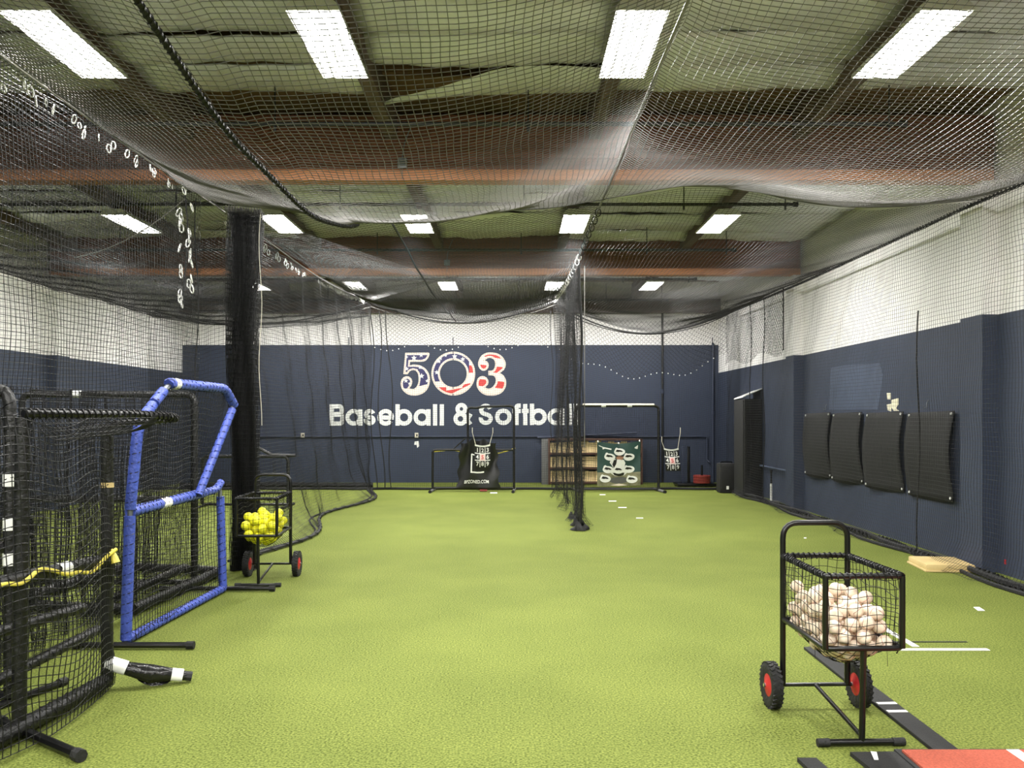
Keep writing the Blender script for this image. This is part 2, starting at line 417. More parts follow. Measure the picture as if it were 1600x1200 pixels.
# ------------------------------------------------------------------ pipes on ceiling and walls
for k, y in enumerate((7.9, 10.9, 13.9, 16.85, 19.9)):
    t = thing('sprinkler_pipe', f'thin dark sprinkler pipe under the ceiling insulation, {ordn[k]} from the near end', 'pipe', (3.65, y, 4.36), group='sprinkler pipes')
    part(MB().tube([(-8.1, y, 4.36), (3.65, y, 4.36)], .022, 8), 'pipe', M['pipe'], t)
    part(MB().lathe([(.034, -.03), (.034, .03)], 8, (3.63, y, 4.36), 'x'), 'end_cap', M['pipe'], t)
    for x in (-6.4, -4.3, -2.2, .15, 2.2, 3.5):
        part(MB().tube([(x, y, 4.36), (x, y, 4.75)], .008, 5).tube([(x, y, 4.34), (x, y, 4.29)], .014, 6), 'sprinkler_head', M['pipe'], t)
for (x, y, z, lb) in ((-1.15, 8.93, 4.3, 'small grey junction box on the nearer glulam beam'), (-1.14, 14.93, 4.34, 'small grey junction box on the farther glulam beam')):
    t = thing('junction_box', lb, 'junction box', (x, y, z))
    part(MB().box((x, y, z), (.1, .05, .1), .006), 'box', M['galv'], t)
    part(MB().tube(fillet([(x, y - .01, z + .05), (x + .02, y - .02, z + .2), (x + .1, y - .02, z + .4)], .1), .006, 6).tube([(x, y - .01, z - .05), (x, y - .01, z - .17)], .004, 5), 'flex_conduit', M['galv'], t)

Yw = YB - .03
t = thing('wall_conduit', 'long thin navy conduit running along the back wall above the screens', 'conduit', (-6.0, Yw, 1.14))
part(MB().tube(fillet([(-6.4, Yw, 1.14), (5.0 - .25, Yw, 1.14), (4.83, Yw, 1.14), (4.83, Yw, .55), (4.9, Yw - .05, .5)], .08), .02, 8), 'pipe', M['navy'], t)
t = thing('sloping_pipe', 'navy pipe sloping slightly along the back wall over the wooden shelf', 'pipe', (.6, Yw - .05, 1.13))
part(MB().tube([at(840, 684, Yw - .05), at(995, 676, Yw - .05)], .022, 8), 'pipe', M['navy'], t)
for px, y0, y1, lb in ((1035, 470, 753, 'dark vertical pipe on the back wall beside the right screen'), (1114, 536, 753, 'navy vertical pipe near the right end of the back wall')):
    a, b_ = at(px, y0, Yw), at(px, y1, Yw)
    t = thing('vertical_pipe', lb, 'pipe', b_); part(MB().tube([a, b_], .028, 8), 'pipe', M['navy'] if px > 1100 else M['pipe'], t)
    part(MB().lathe([(.04, -.05), (.04, .05)], 8, (a + b_) * .5), 'coupling', M['navy'], t)
for px, lb in ((651, 'ivory outlet box on the back wall conduit below the painted letters'), (473, 'ivory outlet box on the back wall conduit near the left curtain')):
    c = at(px, 680, Yw - .02); t = thing('outlet_box', lb, 'outlet', c)
    part(MB().box(c, (.09, .05, .12), .008), 'box', M['outlet'], t)
    part(MB().box(c + Vector((.01, -.027, 0)), (.03, .006, .05)), 'socket', M['rubber'], t)
c = at(651, 694, Yw - .02); t = thing('paint_chip', 'small white chipped patch on the back wall below the outlet', 'paint chip', c)
part(MB().plate([at(x, y, YB) for x, y in ((648, 690), (654, 689), (655, 697), (652, 700), (651, 695), (647, 695))], (0, -1, 0), .003), 'chip', M['white'], t)
t = thing('wall_rail', 'short navy pipe along the right wall beside the tall black cabinet', 'pipe', (XR - .06, 16.5, .66))
part(MB().tube([(XR - .06, 17.6, .64), (XR - .06, 15.6, .64)], .02, 8), 'pipe', M['navy_l'], t)

# ------------------------------------------------------------------ painted lettering
SP = YB / F
def wpt(px, py, d): return Vector(((px - 800) * SP, YB - d, H - (py - Y0) * SP))
def wplate(mb, poly, d0, d1): return mb.plate([wpt(x, y, d0) for x, y in poly], (0, -1, 0), d1 - d0)
sign = thing('wall_lettering', 'flag-filled numerals over large white letters painted on the navy back wall', 'lettering', (-1.5, YB, 1.4))
def strip(path, wd):
    """polygon round a centre line"""
    n = len(path); Lf = []; Rt = []
    for i, (x, y) in enumerate(path):
        a = path[max(0, i - 1)]; b = path[min(n - 1, i + 1)]; dx, dy = b[0] - a[0], b[1] - a[1]; l = math.hypot(dx, dy) or 1
        Lf.append((x - dy / l * wd / 2, y + dx / l * wd / 2)); Rt.append((x + dy / l * wd / 2, y - dx / l * wd / 2))
    return Lf, Rt
def arc(cx, cy, rx, ry, a0, a1, n=22): return [(cx + rx * math.cos(math.radians(a0 + (a1 - a0) * i / n)), cy + ry * math.sin(math.radians(a0 + (a1 - a0) * i / n))) for i in range(n + 1)]
def stroke(mb, path, wd, d=.006, mi=0):
    d += .0012 * getattr(mb, 'k', 0); mb.k = getattr(mb, 'k', 0) + 1
    Lf, Rt = strip(path, wd); n = len(path)
    vs = [wpt(x, y, d) for x, y in Lf] + [wpt(x, y, d) for x, y in Rt] + [wpt(x, y, 0) for x, y in Lf] + [wpt(x, y, 0) for x, y in Rt]
    fs = []
    for i in range(n - 1):
        fs += [(i, i + 1, n + i + 1, n + i), (i, 2 * n + i, 2 * n + i + 1, i + 1), (n + i, n + i + 1, 3 * n + i + 1, 3 * n + i)]
    fs += [(0, n, 3 * n, 2 * n), (n - 1, 3 * n - 1 + 0, 4 * n - 1, 2 * n - 1)]
    return mb.add(vs, fs, mi)
SW = 6.6
def glyph(ch, x, base, s=1.0):
    """x: left edge px, base: baseline px; cap height about 33 px"""
    b = MB(); k = lambda dx, up: (x + dx * s, base - up * s); w2 = SW / 2
    ring = lambda cx, cy, r, a0=0, a1=360: stroke(b, [k(px, py) for px, py in arc(cx, cy, r, r, -a0, -a1, 32)], SW * s) if 0 else stroke(b, [(x + s * (cx + r * math.cos(math.radians(a0 + (a1 - a0) * i / 32))), base - s * (cy + r * math.sin(math.radians(a0 + (a1 - a0) * i / 32)))) for i in range(33)], SW * s)
    ln = lambda *p: stroke(b, [k(*q) for q in p], SW * s)
    def path(pts, r=4): 
        f = fillet([(q[0], q[1], 0) for q in pts], r, 7); stroke(b, [k(q[0], q[1]) for q in f], SW * s)
    R = 13 - w2
    if ch == 'B':
        ln((w2, 0), (w2, 33.2)); path([(w2, 30), (10, 30), (19, 30), (19, 18), (10, 18), (w2, 18)], 7); path([(w2, 17.2), (12, 17.2), (20, 17.2), (20, 3.2), (12, 3.2), (w2, 3.2)], 8)
    elif ch == 'a': ring(13, 12.9, R); ln((24.5, 0), (24.5, 25.8)) if 0 else ln((23.3, 0), (23.3, 25.6))
    elif ch == 'b': ring(13.4, 12.9, R); ln((w2, 0), (w2, 33.4))
    elif ch == 'l': ln((w2, 0), (w2, 33.4))
    elif ch == 'o': ring(12.9, 12.9, R)
    elif ch == 'e': ring(12.6, 12.9, R, 0, 325); ln((5, 12.6), (25, 12.6))
    elif ch in 'sS':
        q = 1 if ch == 's' else 1.3; hh = 25.8 * q; r = 5 * q
        pts = arc(9, hh - w2 - r, 5.3 * q, r, -20, -200, 12); mid = []
        pts = [(9 + 5.6 * q * math.cos(math.radians(a)), hh - w2 - r + r * math.sin(math.radians(a))) for a in range(15, 241, 15)] + [(9 + 5.9 * q * math.cos(math.radians(a)), w2 + r + .3 + r * math.sin(math.radians(a))) for a in range(60, -196, -15)]
        stroke(b, [k(px, py) for px, py in pts], SW * s)
    elif ch == 'f': path([(13, 30.3), (6.5, 30.3), (6.5, 22), (6.5, 0)], 5); ln((0, 22), (13, 22))
    elif ch == 't': ln((5.2, 0), (5.2, 33)); ln((0, 22), (10.5, 22))
    elif ch == '&':
        ring(12, 25.6, 6.1); ring(10.5, 10.2, 7.6); ln((16, 16), (26, 1.5)); ln((18, 4), (26.5, 18)); ln((17.5, 4.6), (21, 9))
    return b
for ch, px in zip('Baseball', (515, 539.8, 568.6, 590, 618, 646.2, 676.5, 687)): part(glyph(ch, px, 665), 'letter', M['letter'], sign, smooth=False)
part(glyph('&', 709, 664.6), 'ampersand', M['letter'], sign, smooth=False)
for ch, px in zip('Softball', (750, 773.5, 800.5, 815.5, 828, 855.5, 887, 896)): part(glyph(ch, px, 664.2), 'letter', M['letter'], sign, smooth=False)

def smooth_poly(pts, n=4):
    out = []; N = len(pts)
    for i in range(N):
        p0, p1, p2, p3 = [Vector(pts[(i + k) % N]) for k in (-1, 0, 1, 2)]
        if (p2 - p1).length < 8: out.append(tuple(p1)); continue
        for j in range(n):
            t_ = j / n; q = .5 * ((2 * p1) + (p2 - p0) * t_ + (2 * p0 - 5 * p1 + 4 * p2 - p3) * t_ ** 2 + (3 * p1 - p0 - 3 * p2 + p3) * t_ ** 3); out.append((q.x, q.y))
    return out
def inset(poly, d):
    N = len(poly); out = []; A = sum(a[0] * b[1] - b[0] * a[1] for a, b in zip(poly, poly[1:] + poly[:1])); sg = 1 if A > 0 else -1
    for i in range(N):
        a, p, c = poly[i - 1], poly[i], poly[(i + 1) % N]
        e1 = Vector((p[0] - a[0], p[1] - a[1])); e2 = Vector((c[0] - p[0], c[1] - p[1]))
        if e1.length < 1e-6 or e2.length < 1e-6: out.append(p); continue
        n1 = Vector((-e1.y, e1.x)).normalized() * sg; n2 = Vector((-e2.y, e2.x)).normalized() * sg
        n = n1 + n2; l = n.length
        if l < .5: n = n1; l = 1
        n /= l; k = d / max(.6, n.dot(n1)); out.append((p[0] + n.x * k, p[1] + n.y * k))
    return out
Z5 = lambda p: (610 + p[0] / 8, 535 + p[1] / 8)
def sharp_mix(pts, sharp):
    """smooth a traced outline but keep the listed corner indices crisp"""
    out = []
    N = len(pts)
    for i in range(N):
        p0, p1, p2, p3 = [Vector(pts[(i + k) % N]) for k in (-1, 0, 1, 2)]
        if i in sharp: p0 = p1 * 2 - p2
        if (i + 1) % N in sharp: p3 = p2 * 2 - p1
        for j in range(5):
            t_ = j / 5; q = .5 * ((2 * p1) + (p2 - p0) * t_ + (2 * p0 - 5 * p1 + 4 * p2 - p3) * t_ ** 2 + (3 * p1 - p0 - 3 * p2 + p3) * t_ ** 3); out.append((q.x, q.y))
    return out
five = sharp_mix([(185, 130), (470, 127), (487, 138), (480, 175), (450, 220), (400, 240), (245, 243), (242, 288), (290, 278), (370, 288), (440, 330), (482, 395), (494, 460), (485, 530), (450, 600), (390, 645), (310, 664), (230, 655), (165, 610), (135, 555), (130, 500), (150, 450), (190, 425), (235, 430), (268, 465), (272, 510), (255, 550), (235, 572), (265, 582), (305, 575), (340, 530), (353, 460), (345, 395), (320, 357), (280, 347), (245, 360), (215, 398), (163, 395)], {0, 1, 6, 7, 27, 36, 37})
three = sharp_mix([(1265, 126), (1340, 140), (1400, 180), (1436, 240), (1440, 290), (1420, 340), (1368, 383), (1410, 410), (1440, 460), (1447, 510), (1435, 570), (1395, 625), (1330, 658), (1260, 666), (1180, 655), (1120, 615), (1085, 560), (1078, 505), (1095, 450), (1130, 425), (1175, 425), (1210, 450), (1225, 490), (1215, 530), (1183, 560), (1215, 577), (1260, 570), (1300, 530), (1318, 480), (1310, 440), (1285, 415), (1225, 410), (1225, 355), (1275, 350), (1300, 320), (1310, 270), (1300, 225), (1270, 200), (1225, 195), (1178, 222), (1215, 245), (1228, 280), (1220, 320), (1190, 348), (1150, 352), (1115, 325), (1097, 280), (1105, 225), (1140, 165), (1200, 132)], {6, 24, 31, 32, 39})
ring_o = lambda r: arc(787, 390, r, r * 1.0, 0, 360, 56)[:-1]
def ngon(outer, hole=None):
    """triangulated outline in px coordinates"""
    bm = bmesh.new(); vs = [bm.verts.new((x, y, 0)) for x, y in outer]
    if hole is None: bm.faces.new(vs)
    else:
        h = [bm.verts.new((x, y, 0)) for x, y in hole]; n = len(vs)
        for i in range(n): bm.faces.new((vs[i], vs[(i + 1) % n], h[(i + 1) % n], h[i]))
    bm.normal_update(); bmesh.ops.triangulate(bm, faces=bm.faces[:], ngon_method='EAR_CLIP'); return bm
def layer(mb, bm, d, pick=None, cuts=()):
    for (px, py), (nx, ny) in cuts:
        bmesh.ops.bisect_plane(bm, geom=bm.verts[:] + bm.edges[:] + bm.faces[:], plane_co=(px, py, 0), plane_no=(nx, ny, 0))
    bm.verts.index_update(); V = [wpt(*Z5((v.co.x, v.co.y)), d) for v in bm.verts]
    for f in bm.faces:
        c = f.calc_center_median(); o = len(mb.v); mb.v += [tuple(V[v.index]) for v in f.verts]; mb.f.append(tuple(range(o, o + len(f.verts)))); mb.mi.append(pick(c.x, c.y) if pick else 0)
    bm.free()
def star(mb, x, y, r, d=.0075, rot=0):
    pts = [(x + (r if i % 2 == 0 else r * .42) * math.sin(i * PI / 5 + rot), y - (r if i % 2 == 0 else r * .42) * math.cos(i * PI / 5 + rot)) for i in range(10)]
    wplate(mb, [Z5(p) for p in pts], d - .001, d)
FLAG = [M['cream'], M['linep'], M['navyp'], M['redp'], M['white']]
def digit(outline, hole, pick, cuts, stars, fill=None):
    b = MB(); k = {}
    for d, z, mi in ((0, .002, 0), (9, .0035, 1), (12, .0045, 0), (25, .006, None)):
        o = (fill if fill and mi is None else inset(outline, d)) if hole is None else ring_o(274 - d); h = None if hole is None else ring_o(168 + d)
        layer(b, ngon(o, h), z, (lambda x, y, m=mi: m) if mi is not None else pick, cuts if mi is None else ())
    o = part(b, 'digit', FLAG, sign, smooth=False)
    for s_ in stars: 
        sb = MB(); star(sb, *s_); sb.build('star', M['white'], o, off=tuple(sign.location), smooth=False)
c5 = [((365, 547), (-.25, 1)), ((200, 560), (.1, 1))]
digit(five, None, lambda x, y: 0 if (x > 240 and y > 547 - (x - 365) * .25) or y > 578 else 2, [((365, 547), (.25, 1)), ((200, 578), (0, 1))], [(295, 195, 38), (385, 160, 30), (390, 420, 38), (205, 330, 28), (370, 312, 26), (460, 480, 26), (195, 480, 30), (240, 515, 22), (205, 185, 20)], fill=[(205, 158), (455, 158), (462, 165), (440, 200), (395, 218), (226, 220), (220, 306), (290, 302), (360, 310), (420, 345), (460, 405), (470, 460), (462, 530), (430, 585), (380, 622), (310, 640), (240, 632), (185, 598), (158, 550), (155, 505), (170, 470), (195, 452), (225, 455), (245, 475), (248, 510), (232, 545), (210, 572), (215, 592), (265, 605), (320, 597), (362, 540), (376, 460), (367, 385), (337, 336), (285, 323), (240, 335), (205, 372), (190, 372)])
cO = [((575, 490), (-.2, 1)), ((990, 300), (1, 0)), ((990, 380), (0.1, 1)), ((800, 575), (.18, 1)), ((800, 605), (.32, 1)), ((990, 280), (0, 1)), ((990, 490), (.15, 1)), ((640, 575), (-.5, 1))]
def pO(x, y):
    if x < 985 and y < 490 + (x - 575) * -.06 and y < 500 and not (x > 940 and y > 385): return 2
    if x >= 985 and y < 285: return 4
    if x > 940 and y < 380: return 3
    if x > 700 and 700 > y > 585 - (x - 800) * .18 - (40 if x > 900 else 0) and y < 625 - (x - 800) * .5: return 3
    if x <= 700 and 560 < y < 600 + (x - 640) * .4: return 3
    return 0
cO = [((700, 0), (1, 0)), ((900, 0), (1, 0)), ((985, 0), (1, 0)), ((940, 0), (1, 0)), ((575, 490), (.06, 1)), ((0, 285), (0, 1)), ((0, 380), (0, 1)), ((800, 585), (.18, 1)), ((800, 545), (.18, 1)), ((800, 625), (.5, 1)), ((0, 560), (0, 1)), ((640, 600), (-.4, 1))]
digit(None, True, pO, cO, [(803, 175, 36), (905, 210, 32), (605, 235, 32), (580, 375, 32), (690, 165, 20), (630, 205, 18), (1000, 275, 20)])
stripes = [(-60, 186), (290, 372), (478, 566)]
def p3(x, y):
    yy = y - (x - 1290) * .12 - (0 if y > 400 else 6)
    for a, bb in stripes:
        if a <= yy <= bb: return 3
    return 0
c3 = [((1290, v + o_), (-.12, 1)) for a, bb in stripes for v in (a, bb) for o_ in (0, 6)]
c3 = [((x, y), (nx, ny)) for (x, y), (nx, ny) in c3]
digit(three, None, p3, c3, [])

# ------------------------------------------------------------------ cage netting
def sag1(t): return 4 * t * (1 - t)
P48 = .048
def ov_net(label, x0, x1, y0, y1, z, r, m='netg', dia=False):
    t = thing('overhead_net', label, 'net', ((x0 + x1) / 2, (y0 + y1) / 2, NZ)); b = MB()
    S = lambda u, v: (u + wob(v, u, .02), v + wob(u, v, .02), z(u, v))
    if dia: b.strands(diamonds(S, x0, x1, y0, y1, .062, 40), r)
    else:
        A, B = lattice(S, x0, x1, y0, y1, P48, 34, 50); b.strands(A, r).strands(B, r)
    stuff(part(b, 'netting', M[m], t)); return t
def cab(t, pts, r, m='cable', n=6, name='cable'): return part(MB().tube(pts, r, n), name, M[m], t)
def zl_near(u, v):
    a = (u - NX[0]) / (NX[1] - NX[0]); yy = np.clip((v - 2) / 6.75, 0, 1)
    return NZ - .2 * sag1(a) - .42 * sag1(a) ** .9 * np.sin(PI * yy ** 1.6) + .05 * np.exp(-((u + 1.6) / .25) ** 2) * 0 + wob(u * .6, v * .5, .03) - .05 * np.exp(-((u + 1.6) / .12) ** 2)
def zr_near(u, v):
    a = (u - NX[1]) / (NX[2] - NX[1]); yy = np.clip((v - 2) / 6.75, 0, 1)
    e = np.interp(a, (0, .1, .2, .3, .4, .5, .6, .7, .8, .9, 1), (0, .06, .12, .13, .08, .0, -.06, -.09, -.08, -.05, 0))
    return NZ + e * np.clip(yy, 0, 1) ** 2 - .4 * sag1(a) ** .7 * np.sin(PI * yy ** 1.6) + wob(u * .5, v * .6, .02)
t = ov_net('sagging grey overhead net of the left lane, in front of the nearer beam', NX[0], NX[1], 1.6, 8.75, zl_near, .0026)
rp = [(-1.62 + .06 * math.sin(y), y, float(zl_near(np.array(-1.6), np.array(y))) - .01) for y in np.linspace(1.8, 8.75, 30)]
cab(t, rp, .016, 'rope', 6, 'seam_rope'); part(MB().helix(rp, .018, .05, .006), 'lacing', M['rope'], t)
cab(t, [(x, 8.75, float(zl_near(np.array(x), np.array(8.75)))) for x in np.linspace(NX[0], NX[1], 40)], .0045, 'rope', 5, 'edge_rope')
t = ov_net('sagging grey overhead net of the right lane, in front of the nearer beam', NX[1], NX[2], 1.6, 8.75, zr_near, .0026)
cab(t, [(x, 8.75, float(zr_near(np.array(x), np.array(8.75)))) for x in np.linspace(NX[1], NX[2], 40)], .0035, 'rope', 5, 'edge_rope')
def rise(v): return .34 * np.clip((v - 12.4) / 6.5, 0, 1) ** 1.5
def zl_far(u, v):
    a = (u - NX[0]) / (NX[1] - NX[0]); b = np.clip((v - 8.8) / 10.2, 0, 1); return NZ + rise(v) - (.2 + .24 * b) * sag1(a) ** .75 + wob(u * .6, v * .4, .03)
def zr_far(u, v):
    a = (u - NX[1]) / (NX[2] - NX[1]); b = np.clip((v - 8.8) / 10.2, 0, 1); e = np.interp(a, (0, .1, .2, .3, .4, .5, .6, .7, .8, .9, 1), (0, .06, .12, .13, .08, .0, -.06, -.09, -.08, -.05, 0)); k = np.exp(-np.clip(v - 8.75, 0, 9) / .9)
    return NZ + rise(v) * (1 - a) + .06 * a * b + e * k - (.12 * (1 - k) + .42 * b) * sag1(a) + wob(u * .6, v * .4, .03)
t = ov_net('dark overhead net of the left lane, between the two beams and the lettered wall', NX[0], NX[1], 8.8, 19.0, zl_far, .0023, 'netm', True)
rp = [(-1.25, y, float(zl_far(np.array(-1.25), np.array(y))) - .01) for y in np.linspace(8.9, 19, 24)]; cab(t, rp, .012, 'rope', 5, 'seam_rope')
ov_net('dark overhead net of the right lane, between the two beams and the far screens', NX[1], NX[2], 8.8, 19.0, zr_far, .0022, 'netm')
ov_net('dark overhead net of the outer left lane near the nearer beam', -8.0, NX[0], 2.0, 8.75, lambda u, v: NZ - .12 * sag1((u + 8) / 4.85) + wob(u, v, .03), .0026, 'net')
ov_net('dark overhead net of the outer left lane towards the back wall', -8.0, NX[0], 8.8, 19.0, lambda u, v: NZ - .25 * sag1((u + 8) / 4.85) + wob(u, v, .03), .0026, 'net')
# long cables
t = thing('centre_cable', 'pale steel cable between the two lanes overhead', 'cable', (NX[1], 9, NZ)); cab(t, [(NX[1] - .03 * sag1((y - 2) / 17), y, NZ + float(rise(np.array(y)))) for y in np.linspace(1.5, 19, 40)], .011)
for y in np.linspace(9.2, 18.5, 26):
    part(MB().tube([(NX[1] - .03 + .03 * math.cos(a), y, NZ + float(rise(np.array(y))) - .03 + .045 * math.sin(a)) for a in np.linspace(0, 2 * PI, 10)[:-1]], .006, 4, True), 'clip', M['white' if y > 11.8 else 'black'], t)
t = thing('right_cable', 'black rope-laced cable along the right wall overhead', 'cable', (NX[2], 9, NZ))
rc = [(NX[2], y, NZ - .05 * sag1((y - 2) / 7) * (y < 9) + .07 * max(0, (y - 14) / 5)) for y in np.linspace(1.5, 19, 40)]
cab(t, rc, .011, 'rope'); part(MB().helix(rc, .02, .07, .006), 'lacing', M['rope'], t)
t = thing('left_cable', 'steel cable strung with white clips over the left screens', 'cable', (NX[0], 9, NZ))
for k, (dx, dz) in enumerate(((0, 0), (-.05, .05), (.05, -.04))): cab(t, [(NX[0] + dx + .03 * math.sin(y * .7), y, NZ + dz * .8 + float(rise(np.array(y)))) for y in np.linspace(1.5, 19, 40)], .007)
CLIP = None
def clip(x, y, z, rz=0.0, s=1.0):
    global CLIP
    if CLIP is None:
        CLIP = MB().tube([(.018 * math.cos(a), 0, .04 * math.sin(a) - .04) for a in np.linspace(0, 2 * PI, 11)[:-1]], .0065, 4, True).build('clip', M['steel'], t); o = CLIP
    else: o = CLIP.copy(); col.objects.link(o); o.parent = t
    o.location = Vector((x, y, z)) - t.location; o.rotation_euler = (random.uniform(-.3, .3), random.uniform(-.3, .3), rz); o.scale = (s,) * 3; return o
for y in np.concatenate([np.linspace(5.2, 8.3, 30), np.linspace(9.6, 18.5, 60)]):
    if random.random() < .85: clip(NX[0] + random.uniform(-.09, .0), y + random.uniform(-.05, .05), NZ + float(rise(np.array(y))) - .03 - random.uniform(0, .1) * (y < 7), random.uniform(0, 3), random.uniform(.6, 1.0))
# dangling rope of clips in front of the left bundle
cab(t, [(-3.22 - .02 * math.sin(z * 5), 8.4, z) for z in np.linspace(3.85, 2.75, 14)], .008, 'rope', 5, 'hanging_rope')
cab(t, [(-3.13 - .02 * math.sin(z * 4), 8.45, z) for z in np.linspace(3.8, 1.75, 18)], .006, 'rope', 5, 'hanging_rope')
for z in np.linspace(3.75, 2.8, 20): clip(-3.22 + random.choice((-.05, .03, .05)), 8.4, z, random.uniform(0, 3), 1.1)
cab(t, [(-3.22 - 1.2 * s_, 8.4 + .2 * s_, 3.8 - .55 * s_ - .1 * sag1(s_)) for s_ in np.linspace(0, 1, 10)], .006, 'cable', 4, 'hanging_rope')

def vnet(name, label, S, u0, u1, v0, v1, nu, nv, m='net', r=.0021, p=P48, loc=(0, 0, 0)):
    t = thing(name, label, 'net', loc); b = MB(); A, B = lattice(S, u0, u1, v0, v1, p, nu, nv); b.strands(A, r).strands(B, r)
    stuff(part(b, 'netting', M[m], t)); return t
# right side net
def Sr(u, v):
    pool = np.exp(-v / .16); return (NX[2] - .05 + wob(u, v, .03) - .18 * pool * (1 + .5 * np.sin(u * 2.3)), u, np.maximum(NZ - .02 * 0 - (NZ) * (1 - v / NZ), .012) + .02 * pool * np.abs(np.sin(u * 7)))
t = vnet('side_net', 'black square-mesh net hanging in front of the right wall', Sr, 2.0, 19.0, 0.0, NZ, 90, 26, loc=(NX[2], 9, 0))
part(MB().helix([(NX[2] - .03 + .05 * math.sin(y * 3), y, .03) for y in np.linspace(6.5, 19, 60)], .035, .1, .016, 4).tube([(NX[2] - .12 + .07 * math.sin(y * 2.1), y, .02) for y in np.linspace(6, 19, 60)], .022, 6).tube([(NX[2] - .04 + .05 * math.sin(y * 2.7 + 1), y, .05) for y in np.linspace(6, 19, 60)], .03, 6), 'hem', M['rope'], t)
for y, z0 in ((10.1, 2.9), (17.2, 3.9), (16.3, 3.9)):
    cab(t, [(NX[2] - .03 + .02 * math.sin(z * 3 + y), y, z) for z in np.linspace(z0, .05, 16)], .009, 'rope', 5, 'seam_rope')
# left side net, pooling on the turf beyond the bundle
def Sl(u, v): return (NX[0] + wob(u, v, .04) + .42 * np.exp(-v / .3) * (.5 + .5 * np.sin(u * 1.25 - .4)), u, np.maximum(v + rise(u) * v / NZ, .012) + .015 * np.exp(-v / .1) * np.abs(np.sin(u * 6)))
t = vnet('side_net', 'black net hanging left of the lane from the bundle to the back wall', Sl, 9.6, 19.0, 0.0, NZ, 60, 26, loc=(NX[0], 14, 0))
hem = [(NX[0] + .42 * (.5 + .5 * math.sin(y * 1.25 - .4)) + .03, y, .03) for y in np.linspace(9.6, 19, 70)]
part(MB().tube(hem, .02, 6).helix(hem, .022, .35, .01, 4).tube([(x - .1 - .05 * math.sin(y * 2), y, .015) for x, y, z in hem], .014, 5), 'hem', M['rope'], t)
vnet('side_net', 'black net hanging left of the screens up to the clip cable', lambda u, v: (NX[0] + wob(u, v, .03), u, v), 3.4, 8.6, .02, NZ, 40, 26, r=.0025, loc=(NX[0], 6, 0))
# back net with sagging top rope
def back(label, x0, x1, zl, zr, sg, r=.002, loc=None):
    top = lambda u: zl + (zr - zl) * (u - x0) / (x1 - x0) - sg * sag1((u - x0) / (x1 - x0))
    S = lambda u, v: (u + wob(v, u, .02), 19.05 + wob(u, v, .04), np.maximum(v / NZ * top(u), .012))
    t = vnet('back_net', label, S, x0, x1, 0.0, NZ, 36, 24, r=r, loc=((x0 + x1) / 2, 19.05, 0))
    tp = [(x, 19.05, float(top(np.array(x)))) for x in np.linspace(x0, x1, 30)]
    cab(t, tp, .016, 'rope', 6, 'top_rope'); cab(t, [(x, y + .02, z - .12 + .1 * sag1((x - x0) / (x1 - x0))) for x, y, z in tp], .01, 'cable' if x0 < 0 else 'rope', 5, 'second_rope')
    part(MB().tube([(x, 19.0 + .05 * math.sin(x * 4), .03) for x in np.linspace(x0, x1, 40)], .028, 6), 'hem', M['rope'], t)
    return t, top
tb, topL = back('black back net across the left lane, over the painted letters', NX[0], NX[1], 4.22, 4.26, .5)
for px in (586, 598, 613): cab(tb, [(at(px + 4 * math.sin(z * 2 + px), 600, 19.0).x - .1 * (z / 4), 19.0, z) for z in np.linspace(4.0, .03, 20)], .012, 'rope', 5, 'seam_rope')
tb2, topR = back('black back net across the right lane, behind the green banner', NX[1], NX[2], 4.2, 4.05, .62)
for px in (862,): cab(tb2, [(at(px, 600, 19.0).x + .03 * math.sin(z * 3), 19.0, z) for z in np.linspace(4.0, .03, 20)], .009, 'rope', 5, 'seam_rope')
back('black back net across the outer left lane', -8.0, NX[0], 4.0, 4.22, .4)
# diamond-mesh skirts with a scalloped lower edge
def skirt(label, x0, x1, top, drop, amp):
    t = thing('net_skirt', label, 'net', ((x0 + x1) / 2, 18.9, 3.2)); b = MB()
    S = lambda u, v: (u, 18.92 + wob(u, v, .03), top(u) + .25 - v * (1 + amp * sag1((u - x0) / (x1 - x0)) + .06 * np.sin((u - x0) * 5)))
    b.strands(diamonds(S, x0, x1, 0, drop, .072, 16), .0034); stuff(part(b, 'netting', M['net'], t))
    e = [(x, 18.92, float(topv)) for x, topv in ((x, top(np.array(x)) + .25 - drop * (1 + amp * sag1((x - x0) / (x1 - x0)) + .06 * np.sin((x - x0) * 5))) for x in np.linspace(x0, x1, 60))]
    for p_ in e[::2]: part(MB().lathe([(.008, -.012), (.012, 0), (.008, .012)], 5, p_), 'hem_bead', M['steel'], t)
skirt('black diamond-mesh skirt hanging from the back net of the right lane', NX[1] + .1, NX[2] - .05, topR, 1.25, -.02)
skirt('black diamond-mesh skirt hanging above the painted numerals', NX[0] + .1, NX[1] - .1, topL, 1.25, -.36)
def Ssk(u, v): return (NX[2] - .1 + wob(u, v, .02), u, NZ + .05 - v * (1 + .06 * np.sin(u * 3)))
t = thing('net_skirt', 'black diamond-mesh skirt along the far end of the right wall', 'net', (NX[2], 17, 3.3))
stuff(part(MB().strands(diamonds(Ssk, 14.9, 18.9, 0, 1.15, .072, 12), .0034), 'netting', M['net'], t))
cab(t, [(NX[2] - .1, 14.9, z) for z in np.linspace(3.9, 2.8, 8)], .012, 'rope', 5, 'edge_rope')

